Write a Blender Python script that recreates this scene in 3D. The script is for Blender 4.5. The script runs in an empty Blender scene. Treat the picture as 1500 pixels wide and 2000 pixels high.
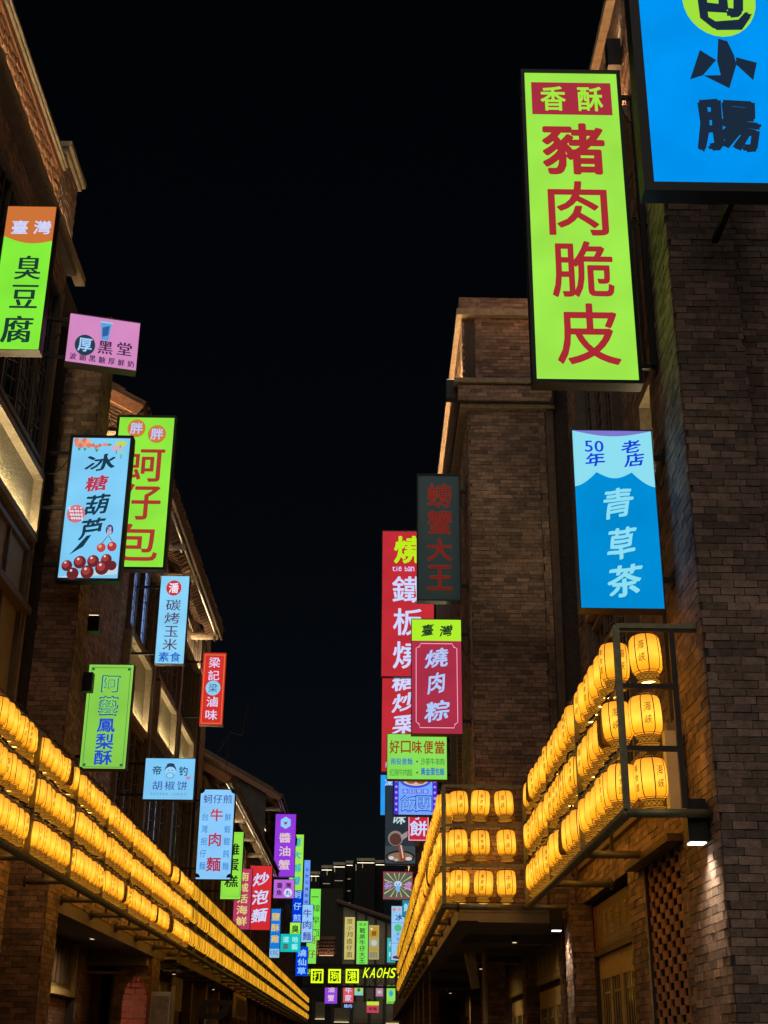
import bpy, math, random
from mathutils import Vector, Matrix
random.seed(7)
SC = bpy.context.scene
COL = SC.collection
R = math.radians

# ------------------------------------------------------------------ camera, sky, exposure
FPX = 2550.0
ax_y = Vector((-30, -1066, -FPX)).normalized()
ax_z = Vector((60, 6100, -FPX)); ax_z = (ax_z - ax_y*ax_z.dot(ax_y)).normalized()
ax_x = ax_y.cross(ax_z)
ROT = Matrix((ax_x, ax_y, ax_z))
EYE = Vector((0, 0, 1.6))
cd = bpy.data.cameras.new('camera'); cam = bpy.data.objects.new('camera', cd); COL.objects.link(cam)
cd.sensor_fit = 'VERTICAL'; cd.sensor_height = 36; cd.lens = 36*FPX/2000; cd.clip_end = 2000; cd.clip_start = .1
M4 = ROT.to_4x4(); M4.translation = EYE; cam.matrix_world = M4
SC.camera = cam

def ray(u, v): return ROT @ Vector((u-750, -(v-1000), -FPX))
def at_y(u, v, Y): r = ray(u, v); return EYE + r*(Y/r.y)
def at_z(u, v, Z): r = ray(u, v); return EYE + r*((Z-1.6)/r.z)
def to_pix(p):
    c = ROT.transposed() @ (Vector(p)-EYE)
    if c.z > -.1: return None
    return 750-c.x/c.z*FPX, 1000+c.y/c.z*FPX, -c.z

w = bpy.data.worlds.new('World'); SC.world = w; w.use_nodes = True
nt = w.node_tree; bg = nt.nodes['Background']
sky = nt.nodes.new('ShaderNodeTexSky'); sky.sky_type = 'NISHITA'; sky.sun_disc = False
sky.sun_elevation = R(42); sky.sun_rotation = R(200); sky.air_density = 1; sky.dust_density = .5
nt.links.new(sky.outputs[0], bg.inputs[0]); bg.inputs[1].default_value = 0.0007
sd = bpy.data.lights.new('night_glow', 'SUN'); sd.energy = 0.6; sd.angle = R(70); sd.color = (1, .92, .83)
so = bpy.data.objects.new('night_glow', sd); COL.objects.link(so)
so.rotation_euler = (R(48), 0, R(-20))
SC.view_settings.view_transform = 'Standard'; SC.view_settings.look = 'None'
SC.view_settings.exposure = 0; SC.view_settings.gamma = 1
SC.render.engine = 'CYCLES'; SC.cycles.use_denoising = True
SC.cycles.max_bounces = 5; SC.cycles.diffuse_bounces = 3; SC.cycles.glossy_bounces = 2
SC.cycles.transmission_bounces = 2; SC.cycles.transparent_max_bounces = 4
SC.cycles.sample_clamp_indirect = 3

# ------------------------------------------------------------------ materials
def lin(c):
    out = []
    for x in c:
        x = x/255
        out.append(x/12.92 if x <= .04045 else ((x+.055)/1.055)**2.4)
    return tuple(out)
MATS = {}
def base_mat(name):
    m = bpy.data.materials.new(name); m.use_nodes = True
    return m, m.node_tree, m.node_tree.nodes['Principled BSDF']
def N(t, kind, **kw):
    n = t.nodes.new(kind)
    for k, v in kw.items(): setattr(n, k, v)
    return n
def surf(name, col, rough=.7, metal=0, noise=.25, scale=6, bump=.15, col2=None, bscale=None):
    if name in MATS: return MATS[name]
    m, t, p = base_mat(name)
    tc = N(t, 'ShaderNodeTexCoord'); nz = N(t, 'ShaderNodeTexNoise'); nz.inputs['Scale'].default_value = scale
    nz.inputs['Detail'].default_value = 5; nz.inputs['Roughness'].default_value = .65
    t.links.new(tc.outputs['Object'], nz.inputs['Vector'])
    cr = N(t, 'ShaderNodeValToRGB')
    c2 = col2 or tuple(x*(1-noise) for x in col)
    cr.color_ramp.elements[0].color = (*c2, 1); cr.color_ramp.elements[0].position = .3
    cr.color_ramp.elements[1].color = (*[min(1, x*(1+noise*.6)) for x in col], 1); cr.color_ramp.elements[1].position = .7
    t.links.new(nz.outputs[0], cr.inputs[0]); t.links.new(cr.outputs[0], p.inputs['Base Color'])
    p.inputs['Roughness'].default_value = rough; p.inputs['Metallic'].default_value = metal
    if bump:
        n2 = N(t, 'ShaderNodeTexNoise'); n2.inputs['Scale'].default_value = bscale or scale*6; n2.inputs['Detail'].default_value = 4
        t.links.new(tc.outputs['Object'], n2.inputs['Vector'])
        b = N(t, 'ShaderNodeBump'); b.inputs['Strength'].default_value = bump; b.inputs['Distance'].default_value = .02
        t.links.new(n2.outputs[0], b.inputs['Height']); t.links.new(b.outputs[0], p.inputs['Normal'])
    MATS[name] = m; return m
def emit(col, strength=1.0, wob=0.0):
    key = ('e', tuple(round(c, 3) for c in col), strength, wob)
    if key in MATS: return MATS[key]
    m = bpy.data.materials.new('glow_face'); m.use_nodes = True; t = m.node_tree; t.nodes.clear()
    e = N(t, 'ShaderNodeEmission'); o = N(t, 'ShaderNodeOutputMaterial')
    e.inputs[0].default_value = (*col, 1); e.inputs[1].default_value = strength
    if wob:   # the tubes inside light the acrylic a little unevenly
        tc = N(t, 'ShaderNodeTexCoord'); nz = N(t, 'ShaderNodeTexNoise'); nz.inputs['Scale'].default_value = 1.6; nz.inputs['Detail'].default_value = 1
        t.links.new(tc.outputs['Object'], nz.inputs['Vector'])
        wv = N(t, 'ShaderNodeTexNoise'); wv.inputs['Scale'].default_value = 60
        t.links.new(tc.outputs['Object'], wv.inputs['Vector'])
        a = N(t, 'ShaderNodeMath', operation='MULTIPLY_ADD'); a.inputs[1].default_value = wob; a.inputs[2].default_value = strength*(.90-wob*.5)
        b = N(t, 'ShaderNodeMath', operation='MULTIPLY_ADD'); b.inputs[1].default_value = .12
        t.links.new(nz.outputs[0], a.inputs[0]); t.links.new(wv.outputs[0], b.inputs[0]); t.links.new(a.outputs[0], b.inputs[2])
        t.links.new(b.outputs[0], e.inputs[1])
    t.links.new(e.outputs[0], o.inputs[0]); MATS[key] = m; return m
def brick_mat():
    m, t, p = base_mat('brick_clay')
    at = N(t, 'ShaderNodeAttribute', attribute_name='tone')
    sp = N(t, 'ShaderNodeSeparateColor'); t.links.new(at.outputs['Color'], sp.inputs[0])
    cr = N(t, 'ShaderNodeValToRGB'); E = cr.color_ramp.elements
    E[0].color = (.17, .115, .088, 1); E[0].position = 0
    E[1].color = (.38, .24, .17, 1); E[1].position = 1
    for pos, c in ((.25, (.24, .16, .12, 1)), (.5, (.32, .20, .14, 1)), (.75, (.35, .23, .17, 1))):
        e = E.new(pos); e.color = c
    t.links.new(sp.outputs[0], cr.inputs[0])
    ge = N(t, 'ShaderNodeNewGeometry'); nz = N(t, 'ShaderNodeTexNoise'); nz.inputs['Scale'].default_value = 14; nz.inputs['Detail'].default_value = 6; nz.inputs['Roughness'].default_value = .7
    t.links.new(ge.outputs['Position'], nz.inputs['Vector'])
    mr = N(t, 'ShaderNodeMapRange'); mr.inputs[1].default_value = .3; mr.inputs[2].default_value = .7; mr.inputs[3].default_value = .55; mr.inputs[4].default_value = 1.2
    t.links.new(nz.outputs[0], mr.inputs[0])
    big = N(t, 'ShaderNodeTexNoise'); big.inputs['Scale'].default_value = .9; big.inputs['Detail'].default_value = 3
    t.links.new(ge.outputs['Position'], big.inputs['Vector'])
    mb2 = N(t, 'ShaderNodeMapRange'); mb2.inputs[1].default_value = .3; mb2.inputs[2].default_value = .7; mb2.inputs[3].default_value = .55; mb2.inputs[4].default_value = 1.25
    t.links.new(big.outputs[0], mb2.inputs[0])
    mm = N(t, 'ShaderNodeMath', operation='MULTIPLY'); t.links.new(mr.outputs[0], mm.inputs[0]); t.links.new(mb2.outputs[0], mm.inputs[1])
    mm2 = N(t, 'ShaderNodeMath', operation='MULTIPLY'); t.links.new(mm.outputs[0], mm2.inputs[0]); t.links.new(sp.outputs[1], mm2.inputs[1])
    vm = N(t, 'ShaderNodeVectorMath', operation='SCALE'); t.links.new(cr.outputs[0], vm.inputs[0]); t.links.new(mm2.outputs[0], vm.inputs['Scale'])
    t.links.new(vm.outputs[0], p.inputs['Base Color']); p.inputs['Roughness'].default_value = .8
    n2 = N(t, 'ShaderNodeTexNoise'); n2.inputs['Scale'].default_value = 55; n2.inputs['Detail'].default_value = 5
    t.links.new(ge.outputs['Position'], n2.inputs['Vector'])
    b = N(t, 'ShaderNodeBump'); b.inputs['Strength'].default_value = .7; b.inputs['Distance'].default_value = .012
    t.links.new(n2.outputs[0], b.inputs['Height']); t.links.new(b.outputs[0], p.inputs['Normal'])
    return m
BRICK = brick_mat()
def brickwork_far():
    m, t, p = base_mat('brickwork_far')
    ge = N(t, 'ShaderNodeNewGeometry'); mp = N(t, 'ShaderNodeMapping')
    sx = N(t, 'ShaderNodeSeparateXYZ'); cx = N(t, 'ShaderNodeCombineXYZ'); ad = N(t, 'ShaderNodeMath', operation='ADD')
    t.links.new(ge.outputs['Position'], sx.inputs[0]); t.links.new(sx.outputs[0], ad.inputs[0]); t.links.new(sx.outputs[1], ad.inputs[1])
    t.links.new(ad.outputs[0], cx.inputs[0]); t.links.new(sx.outputs[2], cx.inputs[1])
    bt = N(t, 'ShaderNodeTexBrick'); bt.inputs['Scale'].default_value = 1; bt.inputs['Brick Width'].default_value = .21; bt.inputs['Row Height'].default_value = .068
    bt.inputs['Mortar Size'].default_value = .005; bt.inputs['Color1'].default_value = (.26, .14, .09, 1); bt.inputs['Color2'].default_value = (.15, .08, .06, 1); bt.inputs['Mortar'].default_value = (.05, .035, .03, 1)
    t.links.new(cx.outputs[0], bt.inputs['Vector']); t.links.new(bt.outputs[0], p.inputs['Base Color']); p.inputs['Roughness'].default_value = .85
    b = N(t, 'ShaderNodeBump'); b.inputs['Strength'].default_value = .6; b.inputs['Distance'].default_value = .02; b.invert = True
    t.links.new(bt.outputs['Fac'], b.inputs['Height']); t.links.new(b.outputs[0], p.inputs['Normal'])
    return m
BFAR = brickwork_far()
MORTAR = surf('mortar', (.06, .045, .038), .95, noise=.4, scale=20)
PLASTER = surf('cream_plaster', (.42, .36, .25), .85, noise=.35, scale=9, bump=.5, bscale=60)
ROUGHCAST = surf('rough_cream_plaster', (.40, .34, .22), .9, noise=.45, scale=25, bump=.9, bscale=40)
SOFFIT = surf('grey_soffit', (.17, .145, .125), .85, noise=.12, scale=2)
TRIM = surf('brown_trim', (.15, .115, .09), .6, noise=.3, scale=8)
STONE = surf('stone_trim', (.30, .235, .16), .8, noise=.4, scale=12, bump=.4)
DARKM = surf('black_metal', (.018, .018, .018), .45, .3, noise=.3, scale=15)
BROWNM = surf('dark_brown_metal', (.07, .05, .042), .4, .5, noise=.3)
PIPE = surf('painted_pipe', (.26, .235, .13), .38, .45, noise=.35, scale=14, bump=.1)
PIPED = surf('dark_hanger_metal', (.06, .04, .035), .6, .3)
GLASSD = surf('dark_glass', (.012, .014, .016), .07, 0, noise=.2, bump=0)
WOOD = surf('dark_wood', (.11, .065, .038), .6, noise=.4, scale=7, bump=.3)
OCHREW = surf('ochre_wood', (.42, .31, .13), .55, noise=.25, scale=9, bump=.15)
OLIVE = surf('olive_board', (.17, .135, .055), .5, noise=.2, scale=6, bump=.05)
TILE = surf('roof_tile', (.20, .12, .075), .8, noise=.45, scale=12, bump=.6)
TERRA = surf('terracotta', (.36, .17, .09), .85, noise=.35, scale=16, bump=.6)
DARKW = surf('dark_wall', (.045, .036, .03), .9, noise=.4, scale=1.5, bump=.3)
PAVE = surf('street_paving', (.11, .10, .09), .55, noise=.3, scale=4, bump=.3)
REDB = surf('red_border', (.30, .07, .03), .55, noise=.3, scale=6)
GOLD = surf('gold_paint', (.55, .36, .14), .35, .4, noise=.2)
WHITEM = surf('white_board', (.62, .56, .46), .6, noise=.1)
GREENC = surf('dark_green_metal', (.035, .04, .02), .6, .2)
CABLE = surf('cable_rubber', (.02, .025, .014), .7)
STEEL = surf('brushed_steel', (.55, .52, .46), .3, .9, noise=.15)

# ------------------------------------------------------------------ mesh helpers
class MB:
    def __init__(s): s.v = []; s.f = []; s.m = []; s.c = []
    def face(s, pts, mi=0):
        n = len(s.v); s.v += [tuple(p) for p in pts]; s.f.append(tuple(range(n, n+len(pts)))); s.m.append(mi)
    def box(s, x0, x1, y0, y1, z0, z1, mi=0):
        if x1 < x0: x0, x1 = x1, x0
        if y1 < y0: y0, y1 = y1, y0
        n = len(s.v)
        s.v += [(x, y, z) for x in (x0, x1) for y in (y0, y1) for z in (z0, z1)]
        for f in ((0, 1, 3, 2), (4, 6, 7, 5), (0, 4, 5, 1), (2, 3, 7, 6), (0, 2, 6, 4), (1, 5, 7, 3)):
            s.f.append(tuple(n+i for i in f)); s.m.append(mi)
        return s
    def tube(s, p, q, r, n=8, r2=None, cap=True):
        p = Vector(p); q = Vector(q); d = (q-p).normalized(); r2 = r if r2 is None else r2
        a = d.orthogonal().normalized(); b = d.cross(a); k = len(s.v)
        for c, rr in ((p, r), (q, r2)):
            for i in range(n):
                t = 2*math.pi*i/n; s.v.append(tuple(c+a*rr*math.cos(t)+b*rr*math.sin(t)))
        for i in range(n):
            j = (i+1) % n; s.f.append((k+i, k+j, k+n+j, k+n+i)); s.m.append(0)
        if cap:
            s.f.append(tuple(k+i for i in range(n))[::-1]); s.m.append(0); s.f.append(tuple(k+n+i for i in range(n))); s.m.append(0)
        return s
    def lathe(s, prof, n=16, c=(0, 0, 0)):
        k = len(s.v)
        for r, z in prof:
            for i in range(n):
                t = 2*math.pi*i/n; s.v.append((c[0]+r*math.cos(t), c[1]+r*math.sin(t), c[2]+z))
        for a in range(len(prof)-1):
            for i in range(n):
                j = (i+1) % n; s.f.append((k+a*n+i, k+a*n+j, k+(a+1)*n+j, k+(a+1)*n+i)); s.m.append(0)
        return s
    def mesh(s, name, mats, smooth=False, tones=None):
        me = bpy.data.meshes.new(name); me.from_pydata(s.v, [], s.f)
        for m in (mats if isinstance(mats, (list, tuple)) else [mats]): me.materials.append(m)
        if len(me.materials) > 1: me.polygons.foreach_set('material_index', s.m)
        if smooth: me.polygons.foreach_set('use_smooth', [True]*len(me.polygons))
        if tones is not None:
            ca = me.color_attributes.new('tone', 'FLOAT_COLOR', 'CORNER'); d = []
            for p, (a, b) in zip(me.polygons, tones): d += [a, b, 0, 1]*p.loop_total
            ca.data.foreach_set('color', d)
        me.update(); return me
ORG = {}
def thing(name, label, cat, loc=(0, 0, 0), rz=0, group=None):
    o = bpy.data.objects.new(name, None); COL.objects.link(o); o.location = loc; o.rotation_euler = (0, 0, rz)
    o['label'] = label; o['category'] = cat
    if group: o['group'] = group
    o.empty_display_size = .1; ORG[o.name] = Vector(loc); return o
def link(name, me, parent, local=False, loc=None):
    """a part; world coordinates unless local"""
    o = bpy.data.objects.new(name, me); COL.objects.link(o)
    if parent is not None:
        o.parent = parent
        org = Vector((0, 0, 0))
        if not local:
            r = parent
            while r.parent: r = r.parent
            org = ORG.get(r.name, Vector((0, 0, 0)))
            if parent is not r: org = org + ORG.get(parent.name, Vector((0, 0, 0)))
        o.location = (Vector(loc) if loc is not None else Vector((0, 0, 0))) - org
        if parent.parent is None or local: pass
        ORG[o.name] = Vector(o.location) if not local else Vector((0, 0, 0))
    return o
def part(name, mb, mat, parent, local=False, smooth=False):
    return link(name, mb.mesh(name, mat, smooth), parent, local)
def struct(name, mb, mat):
    o = bpy.data.objects.new(name, mb.mesh(name, mat)); COL.objects.link(o); o['kind'] = 'structure'; return o
def boxpart(name, mat, parent, *b): return part(name, MB().box(*b), mat, parent)

# ------------------------------------------------------------------ bricks
BL, BH = .205, .068
BRV = []
rb = random.Random(3)
for k in range(10):
    mb = MB().box(-.5, .5, -.5, .5, -.5, .5)
    mb.v = [(x+rb.uniform(-.02, .02), y+rb.uniform(-.03, .03), z+rb.uniform(-.05, .05)) for x, y, z in mb.v]
    tn = (rb.random(), rb.uniform(.72, 1.12))
    BRV.append(mb.mesh('brick', BRICK, tones=[tn]*6))
class Wall:
    """collects the bricks of one building, then links the largest-looking 300 singly and the rest as one part"""
    def __init__(s, root): s.root = root; s.b = []
    def run(s, plane, c, out, a0, a1, z0, z1, holes=(), L=BL, H=BH, proud=.012, soldier=False):
        z = z0; row = 0; rr = random.Random(int(abs(c*100+a0*10+z0)))
        while z < z1-.02:
            zt = min(z+H, z1); a = a0 - (L*.5 if row % 2 else 0) + rr.uniform(-.03, .03)
            if soldier: a = a0
            while a < a1:
                p, q = max(a, a0), min(a+L*rr.choice((1, 1, 1, .94, 1.06)) if not soldier else a+L, a1); seg = [(p, q)]
                for (h0, h1, g0, g1) in holes:
                    if zt > g0+.01 and z < g1-.01:
                        ns = []
                        for (x, y) in seg:
                            if y <= h0 or x >= h1: ns.append((x, y)); continue
                            if x < h0: ns.append((x, h0))
                            if y > h1: ns.append((h1, y))
                        seg = ns
                for (x, y) in seg:
                    if y-x > .025:
                        s.b.append((plane, c, out, x+.003, y-.003, z+.003, zt-.003, proud+rr.uniform(-.004, .006)))
                a = q if q > a else a1
                if q >= a1: break
            z = zt; row += 1
    def done(s, n=300):
        sc = []
        for i, (pl, c, o, a0, a1, z0, z1, pr) in enumerate(s.b):
            am, zm = (a0+a1)/2, (z0+z1)/2
            q = to_pix((c, am, zm) if pl == 'x' else (am, c, zm)); e = 1e9
            if q and -10 < q[0] < 1510 and -10 < q[1] < 2010:
                cs = abs((c/am) if pl == 'x' else 1)/(1+(0 if pl != 'x' else 0))
                e = q[2]/(max(.02, min(1, cs))*max(a1-a0, .05))
            sc.append((e, i))
        sc.sort(); top = set(i for e, i in sc[:n] if e < 1e8)
        mb = MB(); tones = []; rr = random.Random(11)
        for i, (pl, c, o, a0, a1, z0, z1, pr) in enumerate(s.b):
            if i in top:
                ob = bpy.data.objects.new('brick', BRV[rr.randrange(10)]); COL.objects.link(ob); ob.parent = s.root
                d = pr+.02; cc = c+o*(pr-d/2)
                ctr = Vector((cc, (a0+a1)/2, (z0+z1)/2) if pl == 'x' else ((a0+a1)/2, cc, (z0+z1)/2))
                ob.location = ctr-ORG[s.root.name]; ob.scale = (d, a1-a0, z1-z0) if pl == 'x' else (a1-a0, d, z1-z0)
            else:
                j = [rr.uniform(-.003, .003) for _ in range(4)]
                f, g = c+o*pr, c-o*.004
                P = [(a0+j[0], z0+j[1]), (a1+j[2], z0+j[3]), (a1-j[0], z1-j[1]), (a0-j[2], z1-j[3])]
                n0 = len(mb.v)
                for dd in (f, g):
                    for a, z in P: mb.v.append((dd, a, z) if pl == 'x' else (a, dd, z))
                tn = (rr.random(), rr.uniform(.72, 1.12))
                for fc in ((0, 1, 2, 3), (0, 4, 5, 1), (1, 5, 6, 2), (2, 6, 7, 3), (3, 7, 4, 0)):
                    mb.f.append(tuple(n0+k for k in fc)); mb.m.append(0); tones.append(tn)
        if mb.f:
            ob = link('brickwork', mb.mesh('brickwork', BRICK, tones=tones), s.root); ob['kind'] = 'stuff'

# ------------------------------------------------------------------ lettering
CH = {}
GSC = bpy.data.scenes.new('glyph_work')      # glyph outlines are made here, so that the main scene is not re-evaluated
def glyph(ch, style):
    st = style if style in 'ka' else 'n'
    k = (ch, st)
    if k in CH: return CH[k]
    c = bpy.data.curves.new('glyph', 'FONT'); c.body = ch; c.size = 1; c.resolution_u = 3
    o = bpy.data.objects.new('glyph', c); GSC.collection.objects.link(o)
    with bpy.context.temp_override(scene=GSC, view_layer=GSC.view_layers[0]): dg = bpy.context.evaluated_depsgraph_get()
    cu = o.to_curve(dg)
    c2 = cu.copy(); o.to_curve_clear()
    rr = random.Random(ord(ch[0])); oc = ord(ch[0])
    for sp in c2.splines:
        for bp in sp.bezier_points:
            co, hl, hr = bp.co.copy(), bp.handle_left.copy(), bp.handle_right.copy()
            bp.handle_left_type = bp.handle_right_type = 'FREE'
            if st == 'a':
                co += Vector((rr.uniform(-.014, .014), rr.uniform(-.014, .014), 0)); hl = hr = co
            def wp(p):
                x, y = p.x, p.y
                if st == 'k':
                    y += .15*(x-.5)+.018*math.sin(x*9+oc); x += .10*(y-.4)+.02*math.sin(y*8+oc*.7)
                if st == 'a': y += .05*math.sin(x*3+oc); x += .10*(y-.4)*math.sin(oc)
                return Vector((x, y, 0))
            bp.co = wp(co); bp.handle_left = wp(hl); bp.handle_right = wp(hr)
    c2.dimensions = '2D'; c2.fill_mode = 'FRONT'; c2.resolution_u = 3
    ob = bpy.data.objects.new('glyph', c2)
    me = bpy.data.meshes.new_from_object(ob)
    vs = [(v.co.x, v.co.y) for v in me.vertices]; fs = [tuple(p.vertices) for p in me.polygons]
    bpy.data.objects.remove(ob); bpy.data.objects.remove(o); bpy.data.meshes.remove(me)
    if not vs: CH[k] = ([], [], 1, 1); return CH[k]
    x0, x1 = min(v[0] for v in vs), max(v[0] for v in vs); y0, y1 = min(v[1] for v in vs), max(v[1] for v in vs)
    W, H = max(x1-x0, .05), max(y1-y0, .05)
    vs = [((x-(x0+x1)/2), (y-(y0+y1)/2)) for x, y in vs]
    CH[k] = (vs, fs, W, H); return CH[k]
def ring(r, n, sx=1, sy=1): return [(r*sx*math.cos(2*math.pi*i/n+.3), r*sy*math.sin(2*math.pi*i/n+.3)) for i in range(n)]
# a stroke is thickened by laying shifted copies of the outline on each other, a fraction of a millimetre apart
FAT = {'t': [(0, 0)], 'n': [(-.006, 0), (.006, 0)], 'r': ring(.014, 8), 'b': ring(.022, 8), 'x': ring(.030, 10)+[(0, 0)], 'm': ring(.015, 8),
       's': [(-.03, .004), (-.015, -.004), (0, 0), (.015, .004), (.03, -.004)], 'k': [(-.028, -.022), (-.014, -.011), (0, 0), (.014, .011), (.028, .022), (-.01, .012), (.01, -.012)],
       'a': ring(.045, 4)+ring(.02, 4)}
def put_glyph(mb, ch, cx, cy, w, h, style, fn, lean=False):
    """one character in a w x h box centred at (cx, cy); fn maps (x, z, lift) to 3D"""
    vs, fs, W, H = glyph(ch, style)
    if not vs: return
    if ch in '一': kx, ky = w/W, w/W
    elif ch in '小大口日月': kx, ky = w/W, h/H*.92
    else: kx, ky = w/W, h/H
    if ord(ch) < 128: kx = min(kx, h/H*1.1)
    for j, (dx, dy) in enumerate(FAT[style] if not lean else [(0, 0)]):
        n = len(mb.v); mb.v += [fn(cx+x*kx+dx*w, cy+y*ky+dy*h, j*.00018) for x, y in vs]
        for f in fs: mb.f.append(tuple(n+i for i in f)); mb.m.append(0)

# ------------------------------------------------------------------ sign boxes
def T(txt, x, y, s, col, style='r', h=None): return ('T', txt, x, y, s, h or s, col, style)
def V(txt, x, y0, y1, s, col, style='r', h=None):
    n = len(txt); return [T(c, x, y0+(y1-y0)*(i/(n-1) if n > 1 else 0), s, col, style, h) for i, c in enumerate(txt)]
def Hh(txt, x0, x1, y, s, col, style='r', h=None):
    n = len(txt); return [T(c, x0+(x1-x0)*(i/(n-1) if n > 1 else 0), y, s, col, style, h) for i, c in enumerate(txt) if c != ' ']
def D(x, y, r, col, ry=None, n=28): return ('D', x, y, r, ry or r, col, n)
def P(pts, col): return ('P', pts, col)
def Q(x0, x1, y0, y1, col): return ('P', [(x0, y0), (x1, y0), (x1, y1), (x0, y1)], col)
def LN(x0, x1, y0, y1, t, col): return [Q(x0, x1, y0, y0+t, col), Q(x0, x1, y1-t, y1, col), Q(x0, x0+t, y0, y1, col), Q(x1-t, x1, y0, y1, col)]

def sign_box(corners, Y, label, face, items, frame='none', wall=None, side='L', lit=1.0, depth=.16, group=None, name='lightbox_sign', arms=(.12, .88), yaw=None):
    TL, TR, BR, BL_ = corners
    a = at_y(*BL_, Y); zb = a.z; b = at_z(*BR, zb)
    if side == 'R': b = at_y(*BR, Y); a = at_z(*BL_, b.z); zb = b.z
    tl = at_y(*TL, Y) if side != 'R' else at_y(*TR, Y)
    if yaw is None: dy = b.y-a.y if abs(b.y-a.y) > .12 and Y < 30 else 0
    else: dy = yaw
    a = Vector((a.x, Y if side != 'R' else Y-dy, zb)); b = Vector((b.x, a.y+dy, zb))
    W = math.hypot(b.x-a.x, b.y-a.y); H = tl.z-zb; rz = math.atan2(b.y-a.y, b.x-a.x)
    ctr = (a+b)/2
    root = thing(name, label, 'sign', (ctr.x, ctr.y, zb), rz, group)
    fr = {'black': .04, 'thin': .02, 'none': .008, 'thick': .09}[frame] * (1 if W > .5 else .8)
    fm = DARKM if frame != 'none' else BROWNM
    pw = (abs(TR[0]-TL[0])+abs(BR[0]-BL_[0]))/2; ph = (abs(BL_[1]-TL[1])+abs(BR[1]-TR[1]))/2
    ys = (H/W)/(ph/pw)
    h = W/2
    mb = MB(); e = fr
    mb.box(-h-e, -h, -.02, depth, -e, H+e); mb.box(h, h+e, -.02, depth, -e, H+e)
    mb.box(-h, h, -.02, depth, -e, 0); mb.box(-h, h, -.02, depth, H, H+e)
    mb.box(-h, h, depth-.02, depth-.001, 0, H)
    part('frame', mb, fm, root, local=True)
    if lit:
        fmats = emit(lin(face), lit, .36)
    else: fmats = surf('unlit_%d_%d_%d' % face, (lin(face)[0]*2.6, lin(face)[1]*3.6, lin(face)[2]*4.2), .4, 0, .1, 3, .05)
    fc = MB(); fc.box(-h, h, 0, .012, 0, H); part('face_panel', fc, fmats, root, local=True)
    layer = {}; order = []
    def fn(k): return lambda x, z, d=0: (x, -.0025*(k+1)-d, z)
    flat = []
    for it in items: flat += it if isinstance(it, list) else [it]
    k = 0; groups = []
    for it in flat:
        kind = 'lettering' if it[0] == 'T' else 'printed_shape'
        col = it[6] if it[0] == 'T' else it[5] if it[0] == 'D' else it[2]
        if not groups or groups[-1][0] != (kind, col): groups.append(((kind, col), MB(), k)); k += 1
        mb = groups[-1][1]; kk = groups[-1][2]; g = fn(kk)
        if it[0] == 'T':
            _, tx, x, y, sw, sh, col, st = it
            n = len(tx); 
            for i, c in enumerate(tx):
                if c == ' ': continue
                put_glyph(mb, c, (x-.5)*W+(i-(n-1)/2)*sw*W*1.08, H-y*W*ys, sw*W, sh*W*ys, st, g)
        elif it[0] == 'D':
            _, x, y, r, ry, col, n = it
            mb.face([g((x-.5)*W+r*W*math.cos(2*math.pi*i/n), H-y*W*ys+ry*W*ys*math.sin(2*math.pi*i/n)) for i in range(n)])
        else:
            mb.face([g((x-.5)*W, H-y*W*ys) for x, y in it[1]][::-1])
    for (kind, col), mb, kk in groups:
        if mb.f: part(kind, mb, emit(lin(col), lit) if lit else surf('paint_%d_%d_%d' % col, tuple(min(.9, x*3.2) for x in lin(col)), .45, 0, .1, 3, 0), root, local=True)
    if wall is not None:
        ca, sa = math.cos(rz), math.sin(rz)
        for t in arms:
            s0 = -h-fr if wall < ctr.x else h+fr
            L = abs(wall-(ctr.x+s0*ca))
            if L > .02:
                x1 = s0-L/ca if wall < ctr.x else s0+L/ca
                m2 = MB().box(min(s0, x1), max(s0, x1), depth*.3, depth*.3+.045, H*t-.022, H*t+.022)
                dd = .03 if wall < ctr.x else -.03
                m2.box(min(x1, x1+dd), max(x1, x1+dd), depth*.3-.05, depth*.3+.095, H*t-.07, H*t+.07)
                part('bracket', m2, DARKM, root, local=True)
                xe_ = (x1+.05) if wall < ctr.x else (x1-.05)
        if W > .5 and L > .1:
            zz0 = H*arms[-1]; m3 = MB(); pv = None; xa_ = s0; xb_ = x1
            for i in range(9):
                t = i/8; q = (xa_+(xb_-xa_)*t, depth*.6, zz0-.05-.22*math.sin(math.pi*t)-.1*t)
                if pv: m3.tube(pv, q, .008, 5, cap=False)
                pv = q
            part('power_cable', m3, CABLE, root, local=True)
        if frame == 'black' and L > .05: part('wall_bar', MB().box(xe_-.03, xe_+.03, depth*.3-.03, depth*.3+.03, H*arms[0], H*arms[-1]), DARKM, root, local=True)
    return root, W, H

# ------------------------------------------------------------------ the ground and the far end
struct('street_ground', MB().box(-400, 400, -60, 900, -.2, 0), PAVE)

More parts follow.
